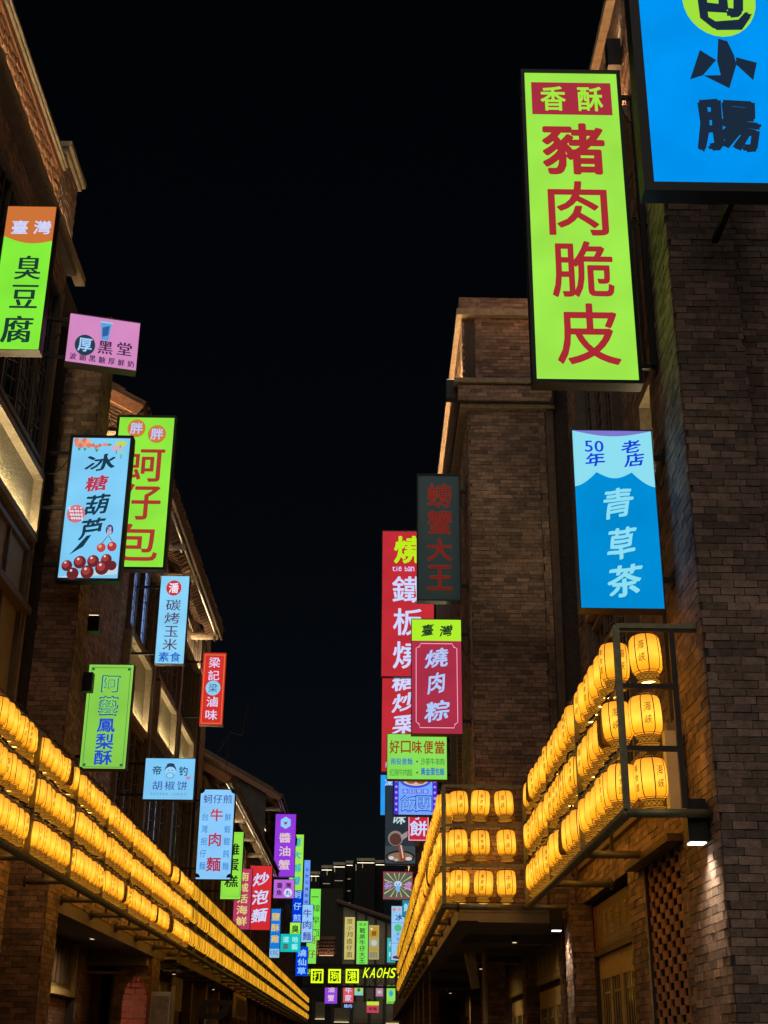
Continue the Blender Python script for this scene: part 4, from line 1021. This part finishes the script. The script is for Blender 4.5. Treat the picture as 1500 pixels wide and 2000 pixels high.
SG([(754, 1432), (871, 1435), (873, 1523), (756, 1525)], 22.5, 'wide lime lunch box sign with brown heading and two rows of dishes', (140, 228, 90),
   [Hh('好口味便當', .12, .88, .22, .16, (150, 70, 30), 'b', .22), Hh('南投意麵', .10, .38, .47, .085, (40, 110, 190), 'r', .11), D(.5, .47, .015, (20, 60, 60)), Hh('沙茶牛羊肉', .60, .92, .47, .075, (40, 110, 60), 'n', .12),
    Hh('紅燒牛肉麵', .08, .38, .66, .075, (60, 150, 60), 'n', .12), D(.5, .66, .015, (20, 60, 60)), Hh('黃金蛋包飯', .60, .92, .64, .075, (20, 100, 200), 'b', .12)], frame='none', wall=1.5, side='R', yaw=0)
SG([(769, 1498), (855, 1498), (854, 1592), (769, 1592)], 26.0, 'pale blue rice ball sign with purple side strips under the lime lunch sign', (120, 170, 255),
   [Q(0, .11, 0, 1.1, (70, 50, 200)), Q(.89, 1, 0, 1.1, (70, 50, 200)), [Q(.03, .08, .05+.13*i, .10+.13*i, (170, 160, 255)) for i in range(8)], [Q(.92, .97, .05+.13*i, .10+.13*i, (170, 160, 255)) for i in range(8)],
    D(.5, .32, .36, (60, 80, 220), .17), D(.5, .30, .31, (215, 190, 170), .14), D(.40, .31, .12, (150, 95, 70), .09), D(.62, .31, .12, (135, 85, 60), .09), D(.40, .30, .07, (225, 200, 180), .05),
    [Q(.20+.155*i, .33+.155*i, .52, .62, (90, 100, 235)) for i in range(4)], Hh('每日現做', .265, .73, .57, .09, (190, 215, 255), 'n', .08),
    T('飯', .34, .85, .36, (50, 60, 200), 'x', .36), T('團', .69, .85, .36, (50, 60, 200), 'x', .36), T('飯', .34, .85, .34, (130, 185, 255), 'n', .33), T('團', .69, .85, .34, (130, 185, 255), 'n', .33)], frame='thin', wall=1.5, side='R', yaw=0)
SG([(797, 1575), (838, 1575), (838, 1643), (797, 1642)], 30, 'small red cake sign peeking out below the rice ball sign', (205, 40, 60), [T('小', .5, .35, .6, WHL, 'b'), T('餅', .5, 1.05, .8, WHL, 'b', .7), LN(.03, .97, .03, 1.62, .03, WHL)], frame='none', wall=1.5, side='R', yaw=0)
SG([(752, 1536), (811, 1536), (811, 1688), (752, 1690)], 39, 'dark photo sign of a ladle pouring brown sauce', (46, 56, 66),
   [Q(0, 1, 2.0, 2.56, (70, 80, 84)), D(.5, 2.35, .48, (28, 34, 40), .2), D(.5, 2.36, .42, (150, 115, 95), .15), D(.34, 1.75, .25, (150, 135, 125)), D(.34, 1.78, .20, (95, 60, 52)), P([(.5, 1.66), (.98, 1.35), (1, 1.5), (.56, 1.82)], (165, 155, 150)),
    P([(.42, 1.95), (.58, 1.98), (.70, 2.5), (.50, 2.5)], (150, 75, 55)), P([(.50, 1.97), (.54, 1.98), (.62, 2.4), (.58, 2.4)], (230, 215, 205)), D(.2, 2.4, .09, (225, 220, 215), .06), D(.78, 2.42, .11, (220, 215, 210), .06), D(.36, 2.46, .07, (200, 180, 170), .05),
    T('滷', .5, .42, .4, (210, 225, 240), 'k', .4), T('味', .48, 1.08, .42, (210, 235, 235), 'k', .4)], frame='thin', wall=1.9 if False else 1.5, side='R', lit=.85, yaw=0)
SG([(743, 1514), (775, 1514), (775, 1592), (743, 1592)], 47, 'plain sky blue sign half hidden behind the rice ball sign', (40, 160, 250), [V('冰', .5, .5, .5, .5, WHL, 'r')], frame='none', wall=1.5, side='R', yaw=0)
SG([(747, 1704), (810, 1703), (806, 1757), (748, 1758)], 41, 'grey sign with yellow sunburst rays, red border and a round face', (92, 98, 92),
   [LN(0, 1, 0, .86, .03, (170, 50, 70)), [P([(.5, .43), (.5+ry(t-.035)*math.cos(t-.035), .43-ry(t-.035)*math.sin(t-.035)), (.5+ry(t+.035)*math.cos(t+.035), .43-ry(t+.035)*math.sin(t+.035))], (205, 205, 110)) for t in [math.pi*i/7+.1 for i in range(14)]],
    D(.5, .40, .13, (190, 210, 250), .10), D(.5, .54, .07, (120, 180, 235), .12), D(.45, .40, .02, (40, 50, 120)), D(.55, .40, .02, (40, 50, 120)), T('彩', .17, .45, .24, (180, 140, 225), 'k', .26), T('盛', .83, .45, .24, (200, 140, 200), 'k', .26)],
   frame='none', wall=1.9 if False else 1.5, side='R', lit=1, yaw=0)
SG([(764, 1770), (790, 1770), (790, 1876), (764, 1876)], 54, 'pale blue snack sign low behind the right lanterns with tiny pictures', (150, 205, 250),
   [D(.2, .25, .14, (220, 130, 130)), D(.6, .22, .12, (230, 150, 120)), T('冰', .55, .85, .5, (30, 50, 110), 'k'), Q(0, 1, 1.25, 1.28, (40, 100, 180)), D(.5, 1.65, .28, (80, 190, 120)), V('糖葫', .5, 2.1, 2.5, .22, (60, 110, 200), 'n'), Q(0, 1, 2.78, 2.81, (40, 100, 180)), D(.4, 3.85, .3, (120, 40, 45), .12), D(.7, 3.7, .14, (210, 190, 170))], frame='thin', wall=1.9, side='R', yaw=0)
SG([(756, 1832), (772, 1832), (772, 1880), (756, 1880)], 60, 'small teal sign low behind the right lanterns beside a pale blue one', (60, 185, 185), [V('茶飲', .5, .8, 2.0, .6, (190, 250, 250), 'r')], frame='none', wall=1.9, side='R', yaw=0)
SG([(786, 1757), (812, 1757), (812, 1790), (786, 1790)], 43.5, 'teal sign tucked under the sunburst sign behind the lanterns', (30, 140, 170), [T('鮮', .4, .6, .6, (170, 220, 235), 'b')], frame='none', wall=1.5, side='R', yaw=0)

# left side
SG([(4, 403), (104, 408), (76, 685), (-24, 683)], 14.0, 'lime stinky tofu sign with orange top at the left edge', (135, 240, 60),
   [P([(0, 0), (1, 0), (1, .68)] + [(1-i/10, .68+.06*math.sin(math.pi*i/10)*1.6-.08*(i/10)) for i in range(1, 11)], (205, 115, 55)), T('臺', .30, .42, .32, (205, 215, 255), 'b', .26), T('灣', .76, .42, .34, (205, 215, 255), 'b', .26),
    T('臭', .58, 1.22, .50, (28, 60, 50), 's', .46), T('豆', .58, 1.78, .52, (28, 60, 50), 's', .44), T('腐', .52, 2.40, .58, (28, 60, 50), 's', .50)], frame='none', wall=-4.9, side='L', yaw=0)
SG([(135, 612), (271, 632), (265, 725), (127, 706)], 16.35, 'pink milk tea sign with a drawn blue cup, turned slightly away', (215, 140, 195),
   [P([(.44, .05), (.60, .05), (.57, .31), (.47, .31)], (90, 160, 215)), P([(.43, .05), (.61, .05), (.61, .07), (.43, .07)], (150, 205, 240)), P([(.47, .14), (.57, .10), (.56, .24), (.48, .27)], (50, 95, 160)), D(.25, .42, .145, (40, 60, 78)), T('厚', .25, .42, .19, (165, 210, 255), 'b', .18),
    T('黑', .54, .42, .20, (75, 45, 80), 's', .18), T('堂', .81, .40, .20, (75, 45, 80), 's', .18), Hh('波霸黑糖厚鮮奶', .10, .92, .60, .09, (75, 45, 85), 's', .09)], frame='none', wall=-4.9, side='L')
SG([(139, 855), (250, 857), (229, 1129), (113, 1129)], 17.1, 'pale blue candied fruit sign in a black frame, overlapping a lime sign', (130, 208, 250),
   [[D(.06+.07*(i % 4)+.02*(i//4), .05+.075*(i//4)+.02*(i % 2), .045, c) for i, c in enumerate([(225, 130, 110), (235, 160, 130), (220, 120, 100), (240, 170, 130), (230, 140, 110), (215, 120, 110), (235, 150, 120), (220, 130, 100)])],
    [D(.36+.06*i, .14+.03*(i % 2), .035, (215, 120, 95)) for i in range(3)], [D(.56+.05*i, .13, .03, (225, 140, 110)) for i in range(2)], [P([(.10+.1*i, .18), (.16+.1*i, .21), (.12+.1*i, .25)], (60, 150, 100)) for i in range(2)], [P([(.40, .20), (.47, .22), (.43, .27)], (60, 150, 100)), P([(.62, .11), (.70, .12), (.64, .16)], (60, 150, 100))],
    D(.85, .11, .10, (200, 215, 70), .045), D(.78, .19, .10, (215, 175, 200), .045), D(.87, .27, .08, (140, 215, 190), .03), [Q(.835, .845, .14, .20, (60, 60, 60)), Q(.775, .785, .23, .30, (60, 60, 60)), Q(.865, .875, .30, .38, (60, 60, 60))],
    T('冰', .52, .45, .50, (25, 58, 78), 'k', .30), T('糖', .50, .82, .38, (190, 50, 75), 'k', .28), T('葫', .55, 1.18, .40, (25, 58, 78), 'k', .36), T('芦', .50, 1.60, .42, (25, 58, 78), 'k', .38), P([(.42, 1.72), (.50, 1.70), (.38, 1.90), (.16, 2.04)], (25, 58, 78)),
    D(.20, 1.35, .155, (215, 120, 130)), [P([(.06+.05*i, 1.24+.03*(i % 2)), (.09+.05*i, 1.23+.03*(i % 2)), (.17+.04*i, 1.46), (.14+.04*i, 1.47)], (235, 215, 225)) for i in range(5)], [Q(.09, .31, 1.27+.06*i, 1.285+.06*i, (150, 60, 110)) for i in range(4)],
    D(.80, 1.62, .065, (75, 60, 120), .09), T('冰', .80, 1.60, .08, (225, 225, 255), 'n'), T('糖', .80, 1.67, .08, (225, 225, 255), 'n'),
    D(.69, 1.92, .075, (190, 75, 65)), D(.87, 1.90, .08, (180, 55, 60)), D(.67, 1.90, .03, (235, 160, 140)), D(.85, 1.87, .03, (235, 160, 140)), [P([(.69, 1.85), (.78, 1.72), (.79, 1.725), (.70, 1.86)], (90, 90, 60)), P([(.87, 1.83), (.79, 1.72), (.80, 1.715), (.89, 1.84)], (90, 90, 60))],
    P([(.02, 2.42), (1, 2.22), (1, 2.36), (.25, 2.42)], (195, 215, 225)),
    [D(x, y, r, (105, 38, 42)) for x, y, r in ((.15, 2.23, .09), (.26, 2.36, .10), (.36, 2.17, .105), (.50, 2.33, .11), (.58, 2.15, .10), (.74, 2.26, .115), (.80, 2.12, .09), (.90, 2.22, .08))],
    [D(x-.02, y-.02, r*.62, (165, 60, 62)) for x, y, r in ((.15, 2.23, .09), (.36, 2.17, .105), (.50, 2.33, .11), (.58, 2.15, .10), (.74, 2.26, .115), (.80, 2.12, .09))],
    [D(x-.03, y-.05, r*.2, (240, 205, 200)) for x, y, r in ((.15, 2.23, .09), (.26, 2.36, .10), (.36, 2.17, .105), (.50, 2.33, .11), (.58, 2.15, .10), (.74, 2.26, .115), (.80, 2.12, .09))]],
   frame='black', wall=-4.9, side='L', arms=(.10, .5, .9), yaw=0)
SG([(229, 815), (338, 816), (318, 1108), (206, 1107)], 19.5, 'lime oyster bun sign in a black frame with two orange discs', (145, 235, 65),
   [D(.32, .20, .165, (205, 125, 55)), D(.70, .30, .165, (205, 125, 55)), T('胖', .32, .20, .22, (190, 200, 255), 'b', .20), T('胖', .70, .30, .22, (190, 200, 255), 'b', .20),
    T('蚵', .50, .86, .74, (170, 55, 48), 'r', .60), T('仔', .50, 1.52, .72, (170, 55, 48), 'r', .62), T('包', .50, 2.22, .74, (170, 55, 48), 'r', .62)], frame='black', wall=-4.9, side='L', arms=(.08, .93), yaw=0)
SG([(315, 1125), (371, 1127), (359, 1298), (302, 1296)], 25.2, 'narrow pale blue grilled corn sign with a red disc on top', (140, 215, 252),
   [D(.47, .42, .27, (205, 50, 65)), T('潘', .47, .42, .34, (240, 235, 250), 'b', .34), T('碳', .50, 1.02, .52, (85, 35, 85), 'n', .38), T('烤', .49, 1.47, .52, (85, 35, 85), 'n', .38), T('玉', .49, 1.93, .48, (85, 35, 85), 'n', .36), T('米', .48, 2.38, .50, (85, 35, 85), 'n', .38), T('素', .30, 2.80, .36, (25, 85, 200), 'r', .32), T('食', .70, 2.80, .36, (25, 85, 200), 'r', .32)],
   frame='none', wall=-4.9, side='L', yaw=0)
SG([(398, 1275), (443, 1276), (435, 1418), (389, 1416)], 32.3, 'narrow red braised food sign with a pale disc in its middle', (215, 50, 45),
   [LN(.06, .94, .08, 3.04, .025, (230, 140, 60)), T('梁', .50, .42, .48, (225, 210, 245), 'r', .44), T('記', .50, .98, .48, (225, 210, 245), 'r', .42), D(.50, 1.53, .32, (140, 205, 240)), T('梁', .50, 1.53, .38, (60, 90, 130), 'n', .36), T('滷', .50, 2.12, .48, (225, 210, 245), 'r', .42), T('味', .50, 2.68, .50, (225, 210, 245), 'r', .42)], frame='none', wall=-4.9, side='L', yaw=0)
SG([(174, 1298), (264, 1302), (247, 1505), (155, 1501)], 19.6, 'lime pineapple cake sign with thin blue border and blue characters', (138, 208, 78),
   [LN(.06, .94, .06, 2.20, .010, (35, 90, 70)), [D(.10, .10, .03, (35, 90, 90)), D(.90, .10, .03, (35, 90, 90)), D(.10, 2.15, .03, (35, 90, 90)), D(.90, 2.15, .03, (35, 90, 90))],
    T('阿', .52, .42, .40, (30, 85, 150), 'b', .36), T('藝', .51, .90, .42, (30, 85, 150), 'b', .42), T('阿', .52, .42, .36, (140, 220, 80), 't', .33), T('藝', .51, .90, .38, (140, 220, 80), 't', .38),
    T('鳳', .50, 1.32, .38, (35, 70, 205), 'b', .28), T('梨', .50, 1.66, .38, (35, 70, 205), 'b', .32), T('酥', .50, 2.0, .38, (35, 70, 205), 'b', .30)], frame='none', wall=-4.9, side='L', yaw=0)
SG([(285, 1481), (383, 1484), (378, 1564), (279, 1561)], 25.2, 'square pale blue pepper cake sign with a small drawn boy', (130, 205, 250),
   [T('帝', .24, .24, .17, (25, 40, 80), 'r', .18), T('钓', .77, .25, .17, (25, 40, 80), 'r', .18), D(.51, .22, .115, (40, 60, 100), .10), D(.51, .25, .108, (150, 212, 250), .085), D(.51, .13, .08, (35, 60, 95), .035), D(.51, .34, .08, (60, 90, 130), .06), D(.51, .34, .07, (150, 212, 250), .05), D(.47, .24, .010, (40, 60, 100)), D(.55, .24, .010, (40, 60, 100)),
    T('胡', .27, .54, .19, (60, 75, 165), 'n', .18), T('椒', .52, .54, .20, (60, 75, 165), 'n', .18), T('饼', .77, .54, .20, (60, 75, 165), 'n', .18), D(.88, .39, .05, (190, 140, 190), .035), Hh('PEPPER CAKES', .17, .84, .71, .04, (90, 130, 190), 'n', .045)], frame='none', wall=-4.9, side='L', yaw=0)
def beef(x, small=True):
    L = [Hh('蚵仔煎', .22, .80, .28, .26, (55, 50, 150), 'n', .26), T('牛', .50, .76, .36, (200, 50, 65), 'b', .36), T('肉', .49, 1.48, .34, (180, 40, 80), 'b', .38), T('麵', .49, 2.20, .40, (175, 40, 75), 'b', .40)]
    if small: L += V('台灣担仔麵', .17, .82, 2.25, .18, (45, 125, 205), 'n', .22) + V('鮮蝦餛飩麵', .84, .82, 2.25, .18, (45, 125, 205), 'n', .22)
    L += [P([(cx, cy)]+[(cx+sx*.12*math.cos(math.pi*i/12), cy+sy*.12*math.sin(math.pi*i/12)) for i in range(7)], (14, 14, 16)) for cx, cy, sx, sy in ((0, 0, 1, 1), (1, 0, -1, 1), (0, 2.585, 1, -1), (1, 2.585, -1, -1))]
    return [i for k in L for i in (k if isinstance(k, list) else [k])]
SG([(390, 1542), (455, 1543), (450, 1718), (382, 1717)], 33.5, 'pale blue beef noodle sign with notched black corners and three columns', (140, 205, 255), beef(0), frame='thin', wall=-4.9, side='L', yaw=0)
SG([(436, 1625), (476, 1625), (470, 1757), (430, 1756)], 39.2, 'lime egg cake sign partly behind the pale blue beef noodle sign', GRN, [LN(.05, .95, .07, 3.15, .02, (90, 190, 90)), T('雞', .5, .85, .66, (25, 50, 30), 'b', .56), T('蛋', .5, 1.62, .66, (25, 50, 30), 'b', .56), T('糕', .5, 2.42, .66, (25, 50, 30), 'b', .56)], frame='none', wall=-4.9, side='L', yaw=0)
SG([(458, 1697), (492, 1697), (487, 1815), (454, 1815)], 44.0, 'maroon seafood sign with cream characters left of the red noodle sign', (185, 60, 100), [V('南城活海鮮', .5, .45, 3.05, .62, (225, 205, 130), 'b', .5)], frame='none', wall=-4.9, side='L', yaw=0)
SG([(489, 1691), (534, 1692), (528, 1818), (484, 1816)], 48.6, 'bright red fried noodle sign with large white characters in the left row', (215, 45, 50), [V('炒泡麵', .5, .60, 2.20, .72, WHL, 'k', .62)], frame='thin', wall=-4.9, side='L', yaw=0)
SG([(536, 1590), (577, 1590), (574, 1712), (534, 1712)], 60.1, 'purple soy crab sign with a white hexagon badge', (150, 60, 225),
   [P([(.5+.28*math.cos(math.pi/6+i*math.pi/3), .42-.30*math.sin(math.pi/6+i*math.pi/3)) for i in range(6)][::-1], (140, 205, 250)), D(.5, .44, .07, (170, 50, 70)), D(.42, .38, .02, (40, 60, 90)), D(.58, .38, .02, (40, 60, 90)), V('醬油蟹', .5, 1.15, 2.45, .54, (225, 195, 200), 'b', .46)], frame='thin', wall=-4.9, side='L', yaw=0)
SG([(568, 1630), (594, 1630), (590, 1739), (564, 1739)], 72.6, 'lime sign with sky blue characters just behind the purple soy crab sign', (160, 238, 80), [V('蓮大鴨羹', .5, .6, 3.5, .7, (60, 180, 190), 'k', .7)], frame='none', wall=-4.9, side='L', yaw=0)
SG([(594, 1680), (607, 1680), (603, 1803), (591, 1802)], 87.0, 'very narrow light blue sign with tiny purple characters', (110, 165, 255), [V('冰粉石燒蒟蒻糖', .5, 1.5, 7.6, .55, (90, 40, 160), 'b', .5)], frame='none', wall=-4.9, side='L', yaw=0)
SG([(573, 1738), (591, 1738), (590, 1803), (570, 1802)], 75.6, 'deep blue oyster omelette sign with white characters below the lilac sign', (0, 55, 215), [V('蚵仔煎', .5, .5, 2.9, .75, (150, 205, 255), 'r', .75)], frame='none', wall=-4.9, side='L', yaw=0)
SG([(534, 1718), (575, 1719), (574, 1754), (534, 1754)], 60.6, 'lilac fish ball sign with a white disc under the purple sign', (190, 110, 225), [T('臺', .28, .27, .28, (90, 30, 90), 'b', .26), T('灣', .70, .27, .28, (90, 30, 90), 'b', .26), T('魚', .27, .62, .28, (60, 25, 80), 'b', .26), D(.70, .62, .2, (215, 225, 255)), T('丸', .70, .62, .26, (40, 60, 160), 'b', .24)], frame='thin', wall=-4.9, side='L', yaw=0)
SG([(530, 1775), (549, 1776), (545, 1869), (526, 1869)], 57.0, 'blue salted chicken sign with gold characters and white foot', (25, 125, 225), [V('鹽酥雞', .5, .8, 3.1, .8, (225, 195, 90), 'b', .75), Q(0, 1, 4.1, 5.0, (150, 195, 225)), Hh('KING', .2, .8, 4.5, .2, (80, 130, 200), 'b', .5)], frame='none', wall=-4.9, side='L', yaw=0)
SG([(568, 1802), (588, 1804), (586, 1828), (566, 1828)], 73.5, 'tiny lime sign with one black character above the cyan tea sign', (170, 245, 80), [T('臭', .5, .6, .7, (20, 40, 20), 'b', .7)], frame='none', wall=-4.9, side='L', yaw=0)
SG([(548, 1824), (587, 1825), (586, 1859), (547, 1859)], 66.5, 'cyan tea house sign with four characters in a square', (20, 195, 190), [T('道', .27, .27, .30, (160, 240, 245), 'b', .28), T('地', .72, .27, .30, (160, 240, 245), 'b', .28), T('茶', .27, .63, .30, (90, 50, 60), 'b', .28), T('藝', .72, .63, .30, (160, 240, 245), 'b', .28)], frame='none', wall=-4.9, side='L', yaw=0)
SG([(590, 1767), (611, 1767), (609, 1839), (588, 1840)], 86.0, 'small pale beef noodle sign with purple characters farther down the left row', (150, 205, 255), [V('牛肉麵', .5, .8, 2.9, .75, (80, 60, 160), 'r', .75)], frame='thin', wall=-4.9, side='L', yaw=0)
SG([(606, 1736), (626, 1736), (624, 1836), (604, 1836)], 96.0, 'tall lime sign with a black bar stroke on top at the far left end', (125, 235, 80), [Q(.1, .8, .75, .83, (20, 60, 20)), V('線早面', .6, 1.9, 4.3, .7, (30, 90, 30), 'n', .7)], frame='none', wall=-4.9, side='L', yaw=0)
SG([(600, 1818), (619, 1818), (616, 1905), (597, 1905)], 93.5, 'far lime oyster bun sign beside the lantern row end', (140, 230, 90), [V('蚵仔包', .5, .9, 3.9, .85, (110, 80, 40), 'n', .85)], frame='none', wall=-4.9, side='L', yaw=0)
SG([(578, 1849), (600, 1849), (600, 1906), (577, 1906)], 81.0, 'deep blue grass jelly sign at the far end of the left lanterns', (0, 65, 225), [V('燒仙草', .5, .55, 2.1, .7, (150, 205, 255), 'b', .6)], frame='none', wall=-4.9, side='L', yaw=0)

# ------------------------------------------------------------------ the gate with neon letters
GT = thing('neon_gate', 'dark lattice gate across the street with yellow neon harbour name', 'gate', (0, 84, 0))
x0g, x1g = -4.35, 5.2
for z0, z1 in ((6.55, 6.85), (5.5, 5.62), (6.2, 6.25)): boxpart('girder', DARKM, GT, x0g, x1g, 83.85, 84.15, z0, z1)
for x in (x0g, x1g-.3): boxpart('post', DARKM, GT, x, x+.3, 83.8, 84.2, 0, 6.9)
x = x0g+.3
while x < x1g-.4:
    part('lattice_bay', MB().tube((x, 84, 5.62), (x+.45, 84, 6.2), .02, 4).tube((x+.45, 84, 5.62), (x, 84, 6.2), .02, 4).tube((x, 84, 6.25), (x+.225, 84, 6.55), .018, 4).tube((x+.45, 84, 6.25), (x+.225, 84, 6.55), .018, 4).tube((x, 84, 5.62), (x, 84, 6.55), .02, 4), DARKM, GT); x += .45
NEON = emit(lin((225, 255, 30)), 1.25)
for i, (c, u0, u1) in enumerate((('打', 607, 632), ('狗', 641, 666), ('港', 675, 701))):
    a = at_y(u0, 1920, 83.8); b = at_y(u1, 1893, 83.8); t = .10
    bx = part('letter_box', MB().box(a.x, b.x, 83.78, 83.84, a.z, b.z), surf('dark_green_face', (.01, .05, .01), .5), GT)
    part('neon_border', MB().box(a.x, b.x, 83.72, 83.77, a.z, a.z+t).box(a.x, b.x, 83.72, 83.77, b.z-t, b.z).box(a.x, a.x+t, 83.72, 83.77, a.z+t, b.z-t).box(b.x-t, b.x, 83.72, 83.77, a.z+t, b.z-t), NEON, bx)
    m = MB(); put_glyph(m, c, (a.x+b.x)/2, (a.z+b.z)/2, (b.x-a.x)*.62, (b.z-a.z)*.66, 'r', lambda x, z, d=0: (x, 83.75-d*20, z)); part('neon_lettering', m, NEON, bx)
m = MB(); a = at_y(716, 1900, 83.8)
for i, c in enumerate('KAOHSIUNG'): put_glyph(m, c, a.x+.40*i, a.z+.0, .32, .56, 'r', lambda x, z, d=0: (x+(z-a.z)*.25, 83.74-d*20, z))
part('neon_lettering', m, NEON, GT)

# ------------------------------------------------------------------ the end of the street
EB = thing('shop_house', 'timbered cream house with sloping roof closing the far end of the street', 'house', (0, 104, 0))
CW = surf('dim_cream_wall', (.42, .38, .26), .85, noise=.2, scale=2)
g = MB(); z1 = at_y(671, 1770, 104).z; z2 = at_y(762, 1800, 104).z
g.face([(-2.1, 104, 0), (2.6, 104, 0), (2.6, 104, z2-.6), (-2.1, 104, z1)]); part('wall', g, CW, EB)
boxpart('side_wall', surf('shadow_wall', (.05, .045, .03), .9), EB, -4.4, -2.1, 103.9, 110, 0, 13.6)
for x in (-1.1, -.35, .4, 1.2, 2.0): boxpart('timber', WOOD, EB, x-.09, x+.09, 103.93, 103.99, 5.5, z1-(x+2.1)*.28-.1)
part('roof', MB().tube((-2.6, 103.6, z1+.35), (3.2, 103.6, z2-.35), .16, 6), TILE, EB)
for i, x in enumerate((-4.1, -2.7, -1.3, .0, 1.1, 2.3)): part('column', MB().box(x-.12, x+.12, 102.4, 102.7, 0, 5.6), surf('pale_column', (.12, .10, .075), .8), EB)
boxpart('floor_band', DARKW, EB, -4.4, 3.2, 102.5, 103.9, 3.3, 3.9)
for i, (xa, xb, zz0, zz1) in enumerate(((-4.0, -3.3, 4.2, 5.4), (-2.6, -1.5, 4.0, 5.0), (1.2, 2.2, 3.95, 4.8))):
    sp = part('spandrel_panel', MB().box(xa, xb, 103.8, 103.88, zz0, zz1), ROUGHCAST, EB)
    part('light_strip', MB().box(xa, xb, 103.66, 103.70, zz0, zz0+.03), emit((1, .85, .5), 1.5), sp)
for k in range(14): boxpart('batten', OCHREW, EB, -1.1+k*.3, -.9+k*.3, 103.7, 103.78, 3.95, 4.3)
bal = thing('carved_balcony', 'lit carved wooden balcony box above the neon gate', 'balcony', (-3, 98, 8))
for k in range(5): boxpart('rail', WOOD, bal, -3.7, -2.5, 97.9, 97.98, 8.45+k*.22, 8.55+k*.22)
boxpart('panel', TERRA, bal, -3.7, -2.5, 98.0, 98.6, 8.3, 9.6); boxpart('post', OCHREW, bal, -3.8, -3.68, 97.85, 98.6, 8.2, 9.8); led_strip(bal, -3.6, -2.6, 97.6, 97.64, 8.25, 8.28, col=(1, .6, .35), s=14)
boxpart('bracket', WOOD, bal, -4.85, -3.8, 98.1, 98.4, 8.3, 8.5)
SG([(673, 1791), (694, 1791), (692, 1874), (672, 1874)], 97, 'cream noodle sign with rounded dark frame at the end of the street', (205, 190, 110), [V('度小月擔仔面', .5, .4, 3.6, .55, (75, 65, 35), 'n', .5)], frame='black', wall=None, yaw=0)
SG([(697, 1799), (719, 1799), (718, 1883), (696, 1883)], 97, 'lime beef king sign with black characters at the end of the street', (130, 232, 90), [Hh('我家', .35, .7, .3, .26, (40, 80, 40), 'n'), V('戰將牛仔大王', .5, .85, 3.5, .5, (20, 60, 30), 'r', .46)], frame='none', wall=None, yaw=0)
SG([(720, 1807), (741, 1807), (740, 1874), (720, 1874)], 97, 'ochre and grey menu poster sign beside the lime beef king sign', (170, 165, 120), [Q(.05, .95, .1, 1.2, (190, 150, 40)), D(.25, .35, .1, (230, 230, 255)), T('麵', .5, .8, .5, (120, 70, 30), 'k'), D(.5, 1.7, .3, (190, 195, 185)), Q(.05, .95, 2.15, 2.45, (190, 150, 50)), [Q(.1+.16*i, .18+.16*i, 2.55, 3.1, (120, 110, 80)) for i in range(5)]], frame='none', wall=None, yaw=0)
for c, u0, v0, u1, v1, lb, fc, its in (
        (0, 634, 1925, 658, 1960, 'small purple soy crab sign below the neon gate', (150, 70, 220), [V('油蟹', .5, .3, 1.0, .5, (225, 200, 215), 'b')]),
        (0, 670, 1925, 690, 1958, 'small red beef sign below the neon gate', (225, 85, 95), [V('牛家', .5, .45, 1.2, .6, WHL, 'b')]),
        (0, 669, 1959, 690, 1970, 'tiny navy sign with white characters below the small red beef sign', (15, 22, 45), [Hh('燒肉', .3, .7, .27, .34, (150, 190, 255), 'b')]),
        (0, 692, 1925, 709, 1944, 'tiny pale green sign right of the small red beef sign', (165, 215, 130), [D(.5, .5, .2, (60, 110, 80)), Q(.1, .9, .8, 1.1, (130, 200, 215))]),
        (0, 716, 1956, 740, 1978, 'small red sign with lime top below the neon gate', (205, 70, 85), [Q(0, 1, 0, .3, (190, 230, 60)), Hh('烤鴨', .32, .68, .6, .3, (60, 35, 60), 'b')]),
        (0, 734, 1925, 748, 1946, 'tiny pinkish picture sign below the right end of the neon gate', (190, 130, 150), [D(.5, .9, .3, (170, 195, 205), .25)]),
        (0, 755, 1925, 772, 1960, 'small green sign with blue drawing at the right lantern row end', (150, 230, 100), [D(.5, .9, .25, (60, 170, 200), .35), [D(.25+.25*i, 1.9, .08, (30, 40, 40)) for i in range(3)]])):
    SG([(u0, v0), (u1, v0), (u1, v1), (u0, v1)], 96, lb, fc, its, frame='none', wall=None, yaw=0, depth=.12)
# distant block with lit roof line
TW = thing('apartment_tower', 'distant dark stepped block with lit roof edge above the street end', 'building', (-4, 220, 0))
pts = [(606, 1702, 625, 24), (628, 1690, 650, 20), (651, 1684, 675, 22), (676, 1681, 690, 16), (697, 1676, 732, 18), (733, 1680, 752, 16)]
for i, (u0, v, u1, dd) in enumerate(pts):
    a = at_y(u0, v, 220+i % 2*2); b = at_y(u1, v, 220+i % 2*2)
    boxpart('block', surf('night_concrete', (.010, .010, .010), .9), TW, a.x, b.x, 220+i % 2*2, 240, 0, a.z-.7)
    boxpart('roof_edge', PLASTER, TW, a.x, b.x, 219.8+i % 2*2, 221+i % 2*2, a.z-.45, a.z)
    part('roof_light', MB().box(a.x+.1, b.x-.1, 219.0+i % 2*2, 219.05+i % 2*2, a.z-.9, a.z-.85), emit((1, .9, .65), 3.5), TW)
    if i in (1, 2, 3):
        for k in range(5):
            if rl.random() < .8: part('balcony_light', MB().box(a.x+.3, b.x-.4, 219.8+i % 2*2, 219.9+i % 2*2, a.z-3.0-k*1.9, a.z-2.9-k*1.9), emit((1, .86, .58), .3), TW)
    for k in range(3):
        if rl.random() < .45: part('roof_lamp', MB().box(a.x+.2+k*.7, a.x+.32+k*.7, 219.7+i % 2*2, 219.78+i % 2*2, a.z-1.6, a.z-.6), emit((1, .8, .45), .3), TW)
bpy.data.scenes.remove(GSC)
print('lanterns', NL[0], 'objects', len(bpy.data.objects))
